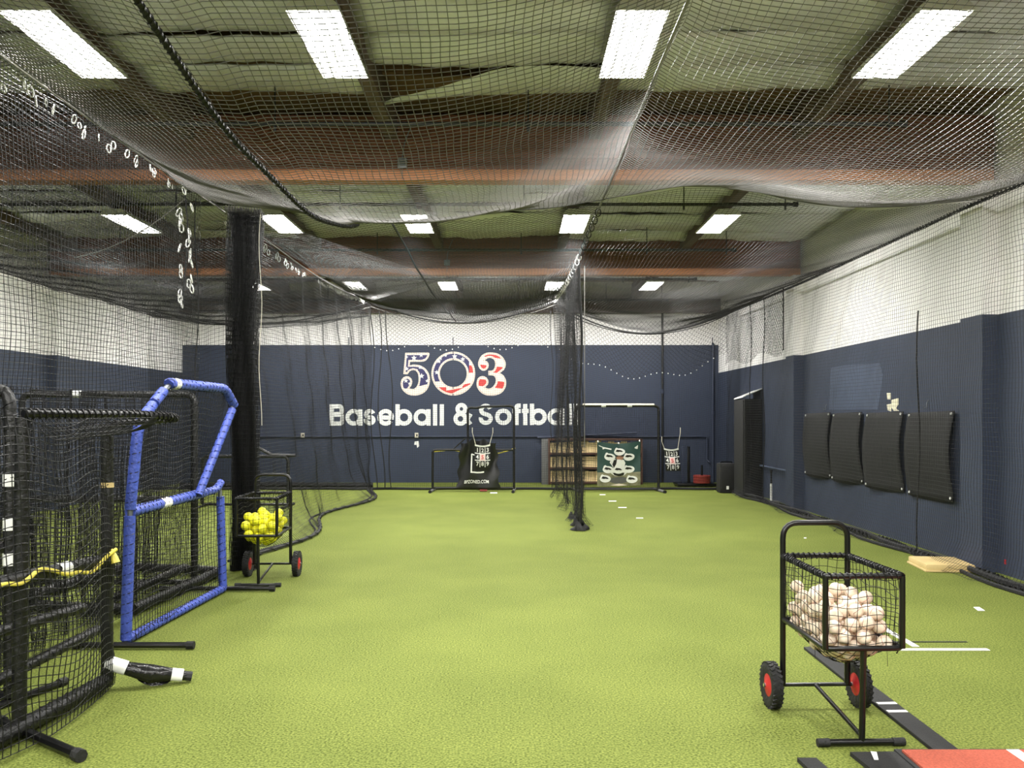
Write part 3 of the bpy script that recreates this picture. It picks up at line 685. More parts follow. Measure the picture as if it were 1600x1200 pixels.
# gathered curtains
def gathered(name, label, fx, u1, nfold, z1, loc, m='net', r=.002, p=.05, seg=5, zb=None):
    """fx(s)->(x,y) plan curve with s in [0,1]; u1 metres of netting gathered along it"""
    t = thing(name, label, 'net', loc); b = MB()
    def S(u, v):
        s_ = u / u1; x, y, z = fx(s_, v); return x, y, z
    A, B = lattice(S, 0, u1, 0, z1, p, nfold * seg, 22); b.strands(A, r).strands(B, r); stuff(part(b, 'netting', M[m], t)); return t
def bundle(s_, v):
    h = v / 3.85; w_ = .36 * (.72 + .28 * h + .05 * np.sin(v * 4)); x = -3.06 + .38 * .5 + (s_ - .5) * w_ + .02 * np.sin(v * 2) 
    y = 9.12 + .11 * np.sin(s_ * 46 * PI + np.sin(v * 1.5)) * (.8 + .3 * np.sin(v * 2.6 + s_ * 9)); return x, y, np.maximum(3.86 - (3.85 - v), .01) + 0 * s_
t = gathered('curtain_net', 'black net curtain gathered into a dense hanging bundle beside the yellow ball cart', bundle, 9.0, 46, 3.84, (-2.87, 9.12, 0), r=.0026)
part(MB().helix([(-3.06, 9.1, 3.86), (-2.68, 9.12, 3.83)], .04, .03, .01, 4), 'gather_cord', M['cable'], t)
part(MB().tube([(-2.66 + .015 * math.sin(z * 5), 9.0, z) for z in np.linspace(3.8, 1.55, 20)], .0032, 5), 'tie_rope', M['outlet'], t)
part(MB().grid(lambda u, v: (-2.89 + (.12 - .02 * abs(v - .3)) * math.cos(u * 2 * PI) * (.9 + .1 * math.sin(u * 16)), 9.14 + .05 * math.sin(u * 2 * PI), .01 + v * 3.78), 28, 8), 'inner_folds', M['rope'], t)
def divider(s_, v):
    y = 12.2 + 6.7 * s_ ** 1.35; env = .55 + .45 * np.sin(s_ * 9 * PI) ; pool = np.exp(-v / .12)
    x = NX[1] + .0 + .06 * np.sin(s_ * 44 * PI + .6 * np.sin(v)) * env + .05 * np.sin(v * 1.3 + s_ * 5) + pool * .16 * np.sin(s_ * 22); top = NZ + rise(y)
    return x, y + .05 * np.sin(v * 2 + s_ * 30), np.maximum(v / 3.88 * top, .012) + .06 * pool * np.abs(np.sin(s_ * 40))
t = gathered('divider_curtain', 'black net curtain drawn along the middle between the two lanes', divider, 9.5, 60, 3.88, (.98, 15, 0), r=.0018)
for y0, sd in ((12.25, .11), (12.75, .09), (13.6, .08)):
    b = MB(); b.grid(lambda u, v, a=sd, c=y0: (.98 + a * (1.15 - .75 * v ** 2) * math.cos(u * 2 * PI) * (1 + .25 * math.sin(3 * u * 2 * PI + c + 2 * v)), c + a * .8 * math.sin(u * 2 * PI) * (1 + .2 * math.cos(5 * u * 2 * PI)) * (1 - .6 * v * v), .01 + .09 * v * (1 + .35 * math.sin(2 * u * 2 * PI + c))), 22, 4)
    part(b, 'floor_heap', M['rope'], t)
for y, z0 in ((12.25, 3.86), (12.4, 3.86), (13.4, 3.9), (15.2, 4.0)): part(MB().tube([(.99 + .02 * math.sin(z * 3 + y), y, z) for z in np.linspace(z0, .08, 16)], .013, 5), 'edge_rope', M['rope'], t)
part(MB().tube([(1.04, 12.2, z) for z in np.linspace(3.8, 1.2, 30)], .006, 4), 'tie_rope', M['cable'], t)
# rolled net on the turf by the back wall
rl = [(x, 19.6 + .1 * math.sin(x * 2), .06) for x in np.linspace(-7.6, -3.2, 20)]
t = thing('rolled_net', 'rolled black net lying along the foot of the back wall at left', 'net', (-5.4, 19.6, 0)); part(MB().tube(rl, .06, 8), 'roll', M['rope'], t); part(MB().helix(rl, .065, .2, .012, 4), 'tie', M['rope'], t)

# ------------------------------------------------------------------ padded screens
def rail(t, pts, r, m, name='rail', lace=True, fr=.08, n=9):
    p = fillet(pts, fr); o = part(MB().tube(p, r, n), name, M[m], t)
    if lace: stuff(part(MB().helix(p, r + .002, .07, .0035), 'lacing', M['net'], o))
    return o
def band(t, a, b, r, name='label_band', m='white', lb='white label band'):
    return lab(part(MB().tube([Vector(a), Vector(b)], r, 10), name, M[m], t), lb)
def foot(t, a, b, r=.022, m='black'):
    a, b = Vector(a), Vector(b); o = part(MB().tube([a, b], r, 8), 'foot', M[m], t); d = (b - a).normalized()
    for p, s_ in ((a, -1), (b, 1)): part(MB().tube([p - d * .04 * s_, p + d * .012 * s_], r + .006, 8), 'end_cap', M['rubber'], o)
# blue screen
t = thing('batting_screen', 'blue padded screen with slanted upper frame and black net, at left', 'screen', (-2.7, 7, 0))
N0, N1, N2 = (-2.78, 6.13, .04), (-2.75, 6.13, .96), (-2.69, 6.13, 1.60)
T1, T2, T3, S1 = (-2.62, 6.51, 1.90), (-2.58, 7.66, 1.90), (-2.56, 7.84, 1.75), (-2.68, 7.27, .975)
M1, B1 = (-2.72, 7.92, .975), (-2.70, 7.95, .04)
lerp = lambda a, b, s_: tuple(Vector(a).lerp(Vector(b), s_))
rail(t, [N0, lerp(N0, N1, .97)], .04, 'blue', 'lower_pad'); rail(t, [lerp(N0, N1, 1.02), lerp(N1, N2, .5), N2, lerp(N2, T1, .45)], .04, 'blue', 'upper_pad', fr=.15)
rail(t, [lerp(N2, T1, .5), lerp(N2, T1, .8)], .04, 'blue', 'upper_pad'); rail(t, [lerp(N2, T1, .98), T1, lerp(T1, T2, .5), T2, T3], .042, 'blue', 'top_pad', fr=.13)
rail(t, [lerp(T3, S1, .05), S1], .036, 'blue', 'slanted_pad'); rail(t, [N1, lerp(N1, M1, .78)], .042, 'blue', 'middle_pad'); rail(t, [lerp(N1, M1, .8), lerp(M1, N1, .05), (-2.72, 7.95, 1.03)], .036, 'blue', 'middle_pad')
rail(t, [(-2.72, 7.94, .9), B1], .038, 'blue', 'lower_pad'); rail(t, [N0, B1], .036, 'blue', 'bottom_pad')
part(MB().tube(fillet([N0, N1, N2, T1, T2, T3, S1], .1), .02, 8).tube([N1, M1], .02, 8).tube(fillet([M1, B1, N0], .05), .02, 8), 'inner_frame', M['galv'], t)
to3 = lambda y, z: (-2.72 + .1 * (z - .9) * (z > .9) + .04 * np.sin(y * 4) * np.sin(z * 2.5) - .05 * np.sin((y - 6.13) / 1.8 * PI) * np.sin(z * 1.8), y + .015 * np.sin(z * 11), z + .02 * np.sin(y * 9) - .03 * np.sin((y - 6.1) / 1.8 * PI) * (z > 1))
b = MB(); flat_net(b, [(6.13, .05), (7.93, .05), (7.92, .96), (7.28, .97), (7.8, 1.75), (7.64, 1.89), (6.52, 1.89), (6.14, 1.6)], to3, .046, .0028); stuff(part(b, 'netting', M['net'], t))
band(t, lerp(N1, M1, .28), lerp(N1, M1, .36), .0435); band(t, lerp(T1, T2, .05), lerp(T1, T2, .12), .0435)
foot(t, (-3.1, 6.02, .03), (-2.26, 6.02, .03)); foot(t, (-3.3, 8.0, .03), (-2.24, 8.0, .03))
# black screen with hood, nearest
t = thing('hooded_screen', 'black net screen with a jutting hood and yellow tubing, nearest at left', 'screen', (-2.45, 4.8, 0))
a0, a1, b0, b1 = (-2.52, 4.35, .03), (-2.50, 4.35, 1.64), (-2.44, 5.13, .06), (-2.44, 5.13, 1.60)
rail(t, [a0, a1], .036, 'pad', 'post_pad'); rail(t, [b0, b1], .036, 'pad', 'post_pad'); rail(t, [(-2.55, 3.85, .83), (-2.5, 4.35, .825), (-2.44, 5.13, .785)], .036, 'pad', 'middle_pad')
rail(t, [(-2.56, 3.85, .06), (-2.5, 4.4, .06), b0], .045, 'pad', 'bottom_pad'); rail(t, [(-2.62, 4.2, .3), (-2.58, 5.3, .32)], .03, 'pad', 'brace'); rail(t, [(-2.7, 4.0, .55), (-2.62, 5.2, .48)], .03, 'pad', 'brace')
hp = fillet([(-2.47, 4.3, 1.662), (-2.16, 4.85, 1.66), (-2.04, 5.15, 1.645), (-2.14, 5.4, 1.63), (-2.42, 5.16, 1.60)], .12)
part(MB().tube(hp, .02, 9), 'hood_rail', M['black'], t); stuff(part(MB().helix(hp, .024, .035, .006, 4), 'hood_lacing', M['net'], t))
def bul(y, z): return (-2.43 + .11 * np.sin((y - 3.8) / 1.4 * PI) * (.6 + .5 * np.cos((z - .5) * 2)) - .12 * np.clip(4.3 - y, 0, 1) + .012 * np.sin(z * 9 + y * 5), y + .01 * np.sin(z * 13), z + .03 * np.sin(y * 8) * (z > .1))
b = MB(); A, B = lattice(bul, 3.75, 5.16, .03, 1.62, .044, 26, 30); b.strands(A, .0031).strands(B, .0031); stuff(part(b, 'netting', M['net'], t))
b = MB(); A, B = lattice(lambda u, v: (-2.46 + v * (1 - .35 * np.abs(u - .5) * 2) + .1 * u * v, 4.35 + .85 * u + .1 * v, 1.655 - .13 * sag1(v / .42) * (1 - .3 * u)), 0, 1, 0, .42, .045, 16, 12); b.strands(A, .0024).strands(B, .0024); stuff(part(b, 'hood_netting', M['net'], t))
band(t, (-2.478, 4.63, .811), (-2.47, 4.73, .806), .0385); band(t, (-2.44, 5.13, 1.22), (-2.44, 5.13, 1.25), .0385, 'tape', 'tan', 'tan tape')
foot(t, (-2.72, 4.52, .03), (-2.06, 4.06, .03), .026)
lg = part(MB().tube([(-2.46, 5.13, .17), (-2.33, 5.17, .115), (-2.2, 5.2, .075), (-2.1, 5.24, .06), (-1.99, 5.28, .035)], [.036, .042, .058, .04, .026], 10), 'wrapped_leg', M['bag'], t); lab(lg, 'leg wrapped in shiny black plastic')
lab(part(MB().tube([(-2.45, 5.13, .167), (-2.34, 5.165, .12)], .045, 10), 'tape', M['white'], lg), 'white tape'); lab(part(MB().tube([(-2.095, 5.24, .06), (-2.035, 5.262, .047)], .04, 10), 'tape', M['white'], lg), 'white tape'); part(MB().tube([(-2.03, 5.265, .045), (-1.985, 5.28, .035)], .03, 8), 'rubber_foot', M['rubber'], lg)
part(MB().grid(lambda u, v: (-2.32 + .26 * u, 5.175 + .09 * u - .04 * (v - .5), .1 - .05 * u - .08 * v * math.sin(PI * u) + .005 * math.sin(u * 20)), 10, 4), 'loose_plastic', M['bag'], lg)
yp = [at(-60, 925, 4.02), at(0, 912, 4.15), at(20, 913, 4.2), at(36, 905, 4.3), at(52, 888, 4.4), at(78, 892, 4.55), at(95, 899, 4.65), at(116, 893, 4.8), at(134, 896, 4.9), at(148, 882, 4.98), at(160, 868, 5.04), at(174, 858, 5.1)]
yp = [Vector(p) + Vector((.03, 0, 0)) for p in yp]
o = lab(part(MB().tube(fillet(yp, .06, 4), .011, 8), 'tubing', M['yrope'], t), 'yellow tubing draped along the middle rail')
part(MB().tube([at(174, 858, 5.1), at(178, 868, 5.1), at(181, 879, 5.1)], [.008, .018, .026], 8), 'tubing_end', M['yrope'], o)
# two more black screens among them
def rect_screen(label, p0, p1, h, r=.03, m='pad', bulge=.0, bands=(), split=None, name='netting_screen', lace=True, feet=True, low=.05):
    p0, p1 = Vector((*p0, 0)), Vector((*p1, 0)); c = (p0 + p1) / 2; t = thing(name, label, 'screen', c); d = (p1 - p0).normalized(); n = Vector((-d.y, d.x, 0))
    A, B = p0 + Vector((0, 0, low)), p1 + Vector((0, 0, low)); C, D = p1 + Vector((0, 0, h)), p0 + Vector((0, 0, h))
    fp = fillet([A, D, C, B], .1); part(MB().tube(fp, r, 9), 'frame', M[m], t); part(MB().tube([A, B], r * .8, 8), 'bottom_rail', M['black'], t)
    if lace: stuff(part(MB().helix(fp, r + .003, .07, .004), 'lacing', M['net'], t))
    if split: part(MB().tube([A + Vector((0, 0, split)), B + Vector((0, 0, split))], r, 8), 'middle_rail', M[m], t)
    L_ = (p1 - p0).length
    to = lambda s_, z: (p0.x + d.x * s_ + n.x * bulge * np.sin(s_ / L_ * PI) * np.sin(z / h * PI), p0.y + d.y * s_ + n.y * bulge * np.sin(s_ / L_ * PI) * np.sin(z / h * PI), z + .012 * np.sin(s_ * 8))
    b = MB(); flat_net(b, [(0, low), (L_, low), (L_, h), (0, h)], to, .05, .0022); stuff(part(b, 'netting', M['net'], t))
    for k, s0 in bands:
        if k == 't': band(t, D + d * s0, D + d * (s0 + .1), r + .003)
        else: q = (A if k == 'a' else B); band(t, q + Vector((0, 0, s0)), q + Vector((0, 0, s0 + .07)), r + .003)
    if feet:
        for q in (p0, p1): foot(t, q + n * .38 + Vector((0, 0, .025)), q - n * .38 + Vector((0, 0, .025)))
    return t
rect_screen('black padded rectangular screen standing behind the hooded screen, facing the near turf', (-4.72, 8.2), (-3.06, 8.2), 1.86, .032, bands=(('t', .48),), split=.8)
rect_screen('black padded screen at the left picture edge, with white labels down its post', (-2.86, 4.85), (-4.1, 5.25), 1.80, .034, bands=(('a', 1.2), ('a', .95), ('a', .75), ('b', 1.3), ('b', .8)), split=.85)
t = thing('padded_frame', 'flat black padded frame lying on the turf behind the blue screen', 'frame', (-3.6, 7.9, 0))
rail(t, [(-3.12, 7.0, .06), (-3.0, 8.75, .06), (-4.1, 9.0, .06), (-4.3, 7.2, .06), (-3.2, 7.0, .06)], .045, 'pad', 'frame', fr=.12)
rail(t, [(-3.4, 7.1, .1), (-3.3, 8.6, .12)], .04, 'pad', 'cross_rail')
vnet('curtain_net', 'black net draped low behind the hooded and blue screens at left', lambda u, v: (-3.42 + .1 * np.sin(u * 9) + wob(u, v, .03), 4.0 + u * .55 + .04 * np.sin(u * 21), np.maximum(v, .012)), 0, 7.6, .0, 1.85, 160, 16, r=.003, p=.034, loc=(-3.4, 6, 0))
vnet('curtain_net', 'black net curtain across the outer left lane behind the padded frame', lambda u, v: (-8.0 + u * .9 + .02 * np.sin(u * 17), 9.7 + .12 * np.sin(u * 5.5) + wob(u, v, .03), np.maximum(v * (1 - .12 * sag1(u / 5.35)), .012)), 0, 5.35, .0, 3.85, 110, 22, r=.0018, loc=(-5.5, 9.7, 0))
# low black screen in the outer left lane
t = rect_screen('low black screen with angled arm, seen through the left net near the back wall', (-5.6, 15.4), (-4.05, 15.4), .92, .03)
part(MB().tube([at(462, 712, 15.4), at(425, 711, 15.4), at(398, 697, 15.4)], .03, 8), 'angled_arm', M['pad'], t)
# far centre L-screen
Ys = 18.6
t = thing('pitching_screen', 'black L-shaped pitching screen below the painted letters', 'screen', (-.85, Ys, 0))
q = lambda px, py: at(px, py, Ys)
xa, xb, xc = q(676, 0).x, q(731, 0).x, q(803, 0).x; zt, zm = q(0, 634).z, q(0, 703).z
fp = fillet([(xa, Ys, .06), (xa, Ys, zm), (xb, Ys, zm)], .08); up = fillet([(xb, Ys, zm), (xb, Ys, zt - .03), (xb + .18, Ys, zt - .05), (xb + .3, Ys, zt - .02), (xc, Ys, zt), (xc, Ys, .06)], .1)
part(MB().tube(fp, .026, 8), 'lower_frame', M['pad'], t); part(MB().tube(up, .026, 8), 'upper_frame', M['pad'], t); part(MB().tube([(xa, Ys, .08), (xc, Ys, .08)], .022, 8), 'bottom_rail', M['black'], t)
part(MB().tube([(xb, Ys, zm), (xc, Ys, zm)], .024, 8), 'middle_rail', M['pad'], t); part(MB().tube([q(727, 685), q(708, 702)], .014, 6), 'brace', M['black'], t)
stuff(part(MB().helix(up, .028, .06, .004), 'lacing', M['net'], t))
b = MB(); flat_net(b, [(xa, .08), (xc, .08), (xc, zt), (xb, zt - .04), (xb, zm), (xa, zm)], lambda x, z: (x, Ys + .03 * np.sin(x * 5) * np.sin(z * 3), z + 0 * x), .05, .0024); stuff(part(b, 'netting', M['net'], t))
for x in (xa, xc): foot(t, (x - .02, Ys - .42, .03), (x + .02, Ys + .42, .03), .03, 'grey'); 
lab(part(MB().tube(fillet([q(675, 706), q(707, 703), q(726, 707), q(776, 709), q(795, 704), q(805, 700)], .1, 3), .012, 6), 'tubing', M['yrope'], t), 'pale yellow tubing along the middle rail')
# tarp over it
Yt = Ys - .16; wx0, wx1 = at(719, 0, Yt).x, at(776, 0, Yt).x
def tarp_fn(u, v):
    """u across, v down"""
    x = wx0 + (wx1 - wx0) * u; top = 1.17 - .1 * (2 * u - 1) ** 2 - .06 * abs(math.sin(u * 3 * PI)); z = top * (1 - v) + .1 * v
    x += (.05 - .1 * u) * (-1.6 * v + .2) + .025 * math.sin(v * 17 + u * 3) * (abs(2 * u - 1) ** 4)
    y = Yt - .03 * math.sin(u * 6 * PI + .4) * (1 - v) ** 1.5 - .035 * math.sin(u * 9 + v * 7) * (abs(2 * u - 1)) - .05 * math.sin(PI * u) - .02 * math.sin(u * 11 + 2) * (v > .6) * (v - .6)
    return Vector((x, y, z))
t = thing('black_tarp', 'creased black vinyl tarp hung over the L-shaped screen, with white print', 'tarp', ((wx0 + wx1) / 2, Yt, .1))
part(MB().grid(tarp_fn, 32, 24), 'sheet', M['vinyl'], t)
def on(fn, vs, fs, cu, cv, su, sv, lift):
    b = MB(); b.add([fn(cu + x * su, cv - y * sv) + Vector((0, -lift, 0)) for x, y in vs], fs); return b
vs_, fs_ = text2d('BPZONED.COM', 1, .012); wd = max(x for x, _ in vs_) - min(x for x, _ in vs_)
part(on(tarp_fn, vs_, fs_, .46, .875, .58 / wd, .10, .016), 'print', M['white'], t, smooth=False)
for a_, b_, c_, d_ in ((.31, .3, .345, .69), (.31, .66, .64, .69), (.31, .3, .40, .325)):
    part(MB().grid(lambda u, v: tarp_fn(a_ + (c_ - a_) * u, b_ + (d_ - b_) * v) + Vector((0, -.014, 0)), 4, 6), 'print_line', M['white'], t)
# strike zone targets
def zone(label, px0, px1, py0, py1, Y, cords, tilt=0.0):
    p0 = at(px0, py1, Y); p1 = at(px1, py0, Y); W, Hh = p1.x - p0.x, p1.z - p0.z
    t = thing('strike_zone_target', label, 'target', ((p0.x + p1.x) / 2, Y, p0.z))
    fn = lambda u, v: Vector((p0.x + W * u + tilt * v, Y - .015 * math.sin(u * PI) + .008 * math.sin(v * 7), p1.z - Hh * v - .03 * math.sin(u * PI) * (1 - v)))
    part(MB().grid(fn, 8, 10), 'panel', M['vinyl'], t)
    g = lambda a, b, c, d, n_, m_: part(MB().grid(lambda u, v: fn(a + (c - a) * u, b + (d - b) * v) + Vector((0, -.008, 0)), 6, 6), n_, M[m_], t)
    g(0, 0, 1, .075, 'hem', 'white'); g(.335, .38, .665, .67, 'bullseye', 'pink')
    for u in (.333, .667): g(u - .02, .1, u + .02, .97, 'grid_line', 'white')
    for v in (.37, .67): g(0, v - .018, 1, v + .018, 'grid_line', 'white')
    for i, c in enumerate('123456789'):
        vs_, fs_ = text2d(c, 1, .02); part(on(fn, vs_, fs_, .17 + .33 * (i % 3), .23 + .3 * (i // 3), .34, .25, .012), 'number', M['redp' if c == '5' else 'white'], t, smooth=False)
    for u, (cx, cy) in zip((.05, .95), cords): part(MB().tube([fn(u, .02), at(cx, cy, Y)], .006, 5).tube([at(cx, cy, Y), at(cx + (cx - 750) * .03 * 0, cy - 8, Y)], .008, 5), 'cord', M['outlet'], t)
zone('nine-number black strike zone target hanging on the black tarp', 742, 766, 694, 731, Yt - .14, ((738, 676), (770, 676)))
zone('nine-number black strike zone target hanging on the net right of the green banner', 1037, 1060, 700, 736, 18.99, ((1034, 690), (1063, 676)), .05)

# right far screen and banner
t = rect_screen('tall black rectangular screen carrying the green banner', (at(900, 0, Ys).x, Ys), (at(1029, 0, Ys).x, Ys), at(0, 634, Ys).z, .03, bands=(('t', .55), ('t', 1.12)), feet=False)
for px in (900, 1029): foot(t, (at(px, 0, Ys).x - .04, Ys + .4, .03), (at(px, 0, Ys).x + .06, Ys - .45, .03), .032, 'grey')
lab(part(MB().tube([at(910, 633.5, Ys) + Vector((0, -.005, .012)), at(1022, 633.5, Ys) + Vector((0, -.005, .012))], .028, 8), 'top_sleeve', M['outlet'], t), 'pale sleeve along the top rail')
Yn = Ys - .1; bx0, bx1, bz0, bz1 = at(933, 0, Yn).x, at(1000.5, 0, Yn).x, at(0, 759.5, Yn).z, at(0, 690, Yn).z
def bann(u, v): return Vector((bx0 + (bx1 - bx0) * u, Yn - .03 * abs(math.sin((u - .5) * 5 + v * 2.4 * (1 if u > .5 else -1))) * max(0, 1 - v) ** .7 - .02 * math.sin(u * 8) * v, bz1 - (bz1 - bz0) * v - .05 * math.sin(u * PI) * (1 - v) + .015 * u))
t = thing('hanging_banner', 'green printed banner of a crouching catcher with white ovals', 'banner', ((bx0 + bx1) / 2, Yn, bz0))
part(MB().grid(lambda u, v: bann(u, v * .69), 20, 14), 'green_field', M['green'], t); part(MB().grid(lambda u, v: bann(u, .69 + v * .31), 20, 8), 'ground_print', M['field'], t)
def bprint(pts, m, name, lift=.006):
    """closed outline in the 1200 px banner crop"""
    n = len(pts); cx = sum(p[0] for p in pts) / n; cy = sum(p[1] for p in pts) / n; bm = []
    k = lambda x, y: bann((x - 185) / 820, (y - 95) / 960) + Vector((0, -lift, 0))
    b = MB(); b.add([k(cx, cy)] + [k(cx + (x - cx) * .5, cy + (y - cy) * .5) for x, y in pts] + [k(x, y) for x, y in pts], [(0, 1 + i, 1 + (i + 1) % n) for i in range(n)] + [(1 + i, 1 + n + i, 1 + n + (i + 1) % n, 1 + (i + 1) % n) for i in range(n)])
    return part(b, name, M[m], t)
bprint([(440, 470), (520, 450), (690, 470), (720, 540), (700, 640), (760, 760), (690, 830), (520, 830), (440, 770), (490, 640), (420, 530)], 'white', 'figure', .006)
bprint([(500, 470), (560, 450), (545, 560), (500, 650), (470, 570)], 'vinyl', 'figure_strap', .009); bprint([(480, 760), (700, 760), (690, 820), (600, 840), (510, 815)], 'vinyl', 'figure_shadow', .009)
bprint([(540, 370), (690, 370), (690, 420), (650, 470), (590, 475), (545, 430)], 'skin', 'face', .009); bprint([(540, 370), (690, 365), (688, 395), (545, 398)], 'vinyl', 'glasses', .011)
bprint(arc(600, 930, 190, 75, 0, 360, 24)[:-1], 'grey', 'shadow_print', .004)
bprint([(430, 1040), (600, 1005), (760, 1045), (600, 1060)], 'cream', 'plate_print', .005)
for k, (cx, cy) in enumerate(((605, 285), (420, 405), (785, 415), (390, 690), (590, 700), (785, 690), (335, 895), (840, 920))):
    el = [(cx + 108 * math.cos(a) * (1 if math.cos(a) > 0 else .95), cy + 80 * math.sin(a) - (30 if abs(a - 4.1) < .3 else 0)) for a in np.linspace(0, 2 * PI, 22)[:-1]]
    o = bprint(el, 'white', 'oval', .013); sil = [(cx - 75, cy - 10), (cx - 45, cy - 55), (cx + 30, cy - 40), (cx + 70, cy - 5), (cx + 40, cy + 5), (cx + 5, cy - 5), (cx - 20, cy + 5)]
    bprint(sil, 'vinyl', 'oval_print', .017)
for pts in ([(215, 165), (300, 195), (455, 215), (450, 245), (330, 225), (290, 250), (280, 205), (215, 185)], [(890, 215), (960, 175), (950, 260), (900, 240)]): bprint(pts, 'white', 'logo_print', .006)
for u in (.02, .5, .98): part(MB().tube([bann(u, .01) + Vector((0, -.004, 0)), bann(u, .01) + Vector((0, .03, .03))], .012, 6), 'grommet', M['steel'], t)

# ------------------------------------------------------------------ things along the back wall
yw0, yw1 = 20.45, 20.95
t = thing('wooden_shelf', 'low three-tier pine shelf unit behind the back net', 'shelf', (at(925, 0, yw0).x, 20.7, 0))
sx0, sx1 = at(858, 0, yw0).x, at(1003, 0, yw0).x; zz = (0.04, .39, .74, 1.08)
for x in (sx0, sx1): part(MB().box((x, 20.7, .55), (.04, .5, 1.1), .004), 'side_panel', M['wood_d'], t)
for z in zz: part(MB().box(((sx0 + sx1) / 2, 20.7, z), (sx1 - sx0, .5, .045), .004), 'shelf', M['wood_d'], t)
for k in range(3):
    for j in range(14):
        x = sx0 + .03 + (sx1 - sx0 - .06) * (j + .5) / 14; hh = .27 + random.uniform(-.03, .02)
        part(MB().box((x, 20.55 + random.uniform(0, .03), zz[k] + .025 + hh / 2), ((sx1 - sx0) / 14 * .93, .03, hh), .003), 'board', M['wood'], t)
t = thing('dark_panel', 'dark grey board leaning beside the left end of the pine shelf', 'board', (at(852, 0, 20.5).x, 20.5, 0)); part(MB().box((at(852, 0, 20.5).x, 20.5, .55), (.18, .03, 1.1), .005), 'board', M['grey'], t)
t = thing('weight_sled', 'black push sled with two upright posts near the right corner', 'sled', (4.3, 20.0, 0))
for px in (1067, 1076): part(MB().box((at(px, 0, 20.1).x, 20.1, .48), (.06, .06, .9), .006), 'upright', M['navy' if px < 1070 else 'black'], t)
part(MB().box((4.3, 20.05, .05), (.9, .55, .06), .01), 'sled_base', M['black'], t); part(MB().tube([(4.44, 19.9, .05), (4.44, 19.9, .5)], .022, 8), 'peg', M['black'], t)
for k in range(3):
    o = MB().lathe([(.05, 0), (.195, .0), (.2, .012), (.2, .05), (.19, .058), (.05, .058)], 22, (4.44, 19.9, .085 + k * .062)).build('weight_plate', M['plate'])
    tag(o, f'brick red round weight plate on the sled peg, {("lowest", "middle", "topmost")[k]} of its stack', 'weight plate', 'weight plates on the sled')
t = thing('loudspeaker', 'black box loudspeaker standing on the turf by the tall black cabinet', 'speaker', (4.62, 18.3, 0))
part(MB().box((4.62, 18.35, .32), (.36, .34, .63), .03), 'cabinet', M['rubber'], t); part(MB().box((4.62, 18.17, .34), (.29, .02, .5), .008), 'grille', M['mat_b'], t)
part(MB().tube(fillet([(4.5, 18.35, .635), (4.5, 18.35, .66), (4.74, 18.35, .66), (4.74, 18.35, .635)], .02), .012, 6), 'handle', M['black'], t); part(MB().box((4.6, 18.155, .12), (.05, .01, .07)), 'badge', M['white'], t)
t = thing('tall_cabinet', 'tall black padded cabinet against the right wall, with a slanting white top', 'cabinet', (4.93, 17.7, 0))
part(MB().box((4.925, 17.75, 1.0), (.37, .75, 2.0), .02), 'body', M['mat_b'], t); part(MB().box((4.73, 17.75, 1.0), (.02, .7, 1.96), .01), 'side_pad', M['rubber'], t)
for z in np.linspace(.15, 1.9, 22): part(MB().box((4.925, 17.37, z), (.34, .012, .03)), 'ridge', M['rubber'], t)
part(MB().plate([(4.72, 18.1, 2.0), (5.11, 18.1, 2.16), (5.11, 17.4, 2.2), (4.72, 17.4, 2.03)], (0, 0, 1), .02), 'slanted_top', M['white'], t)
g = gd(1205, 785); t = thing('batting_tee', 'slim batting tee with black top and white stem by the right wall', 'batting tee', g)
part(MB().plate([g + Vector((x * .13, y * .13, 0)) for x, y in ((-1, -1), (1, -1), (1, .3), (0, 1.2), (-1, .3))], (0, 0, 1), .03), 'base', M['grey'], t)
part(MB().tube([g + Vector((0, 0, .03)), g + Vector((0, 0, .36))], .024, 8), 'stem', M['steel'], t); part(MB().tube([g + Vector((0, 0, .34)), g + Vector((0, 0, .56)), g + Vector((0, 0, .62))], [.017, .017, .03], 8), 'holder', M['rubber'], t)

# ------------------------------------------------------------------ right wall
for k, (px0, px1, lb) in enumerate(((1258, 1297, 'farthest and smallest-looking'), (1302, 1346, 'second farthest'), (1354, 1411, 'second nearest'), (1419, 1491, 'nearest and largest-looking'))):
    ya, yb = F * 5.08 / (px0 - 800), F * 5.08 / (px1 - 800)
    def fn(u, v, s0=k):
        bow = .06 * math.sin(PI * min(1, v * 1.1)) * (.5 + .5 * u) + .03 * v * math.sin(u * 4 + s0); return Vector((5.09 - bow, ya + (yb - ya) * u + .05 * math.sin(PI * v) * (u < .2) * (1 - 5 * u), 1.69 - 1.05 * v - .03 * math.sin(PI * u) * (v > .9) * (v - .9) * 10 + .02 * u))
    t = thing('wall_mat', f'black rubber mat pinned to the right wall, {lb} of the four', 'mat', (5.09, (ya + yb) / 2, .64), group='mats pinned to the right wall')
    o = part(MB().grid(fn, 12, 14), 'sheet', M['mat_b'], t); s_ = o.modifiers.new('thickness', 'SOLIDIFY'); s_.thickness = .012
    for u, v in ((.04, .03), (.96, .03), (.04, .96), (.96, .96)): p = fn(u, v); part(MB().lathe([(.016, -.008), (.016, .006)], 8, p + Vector((-.014, 0, 0)), 'x'), 'grommet', M['steel'], t)
def rw(px, py, d=.0): X = XR - d; Y = F * X / (px - 800); return Vector((X, Y, H - (py - Y0) * Y / F))
t = thing('worn_patch', 'bare whitish patch worn through the navy paint above the mats', 'paint chip', rw(1395, 630))
for pts in ([(1386, 614), (1392, 614), (1392, 624), (1387, 624)], [(1393, 625), (1404, 622), (1404, 632), (1400, 638), (1405, 642), (1397, 642), (1393, 636)], [(1386, 632), (1393, 631), (1393, 643), (1387, 641)]): part(MB().plate([rw(x, y) for x, y in pts], (-1, 0, 0), .004), 'patch', M['straw'], t)
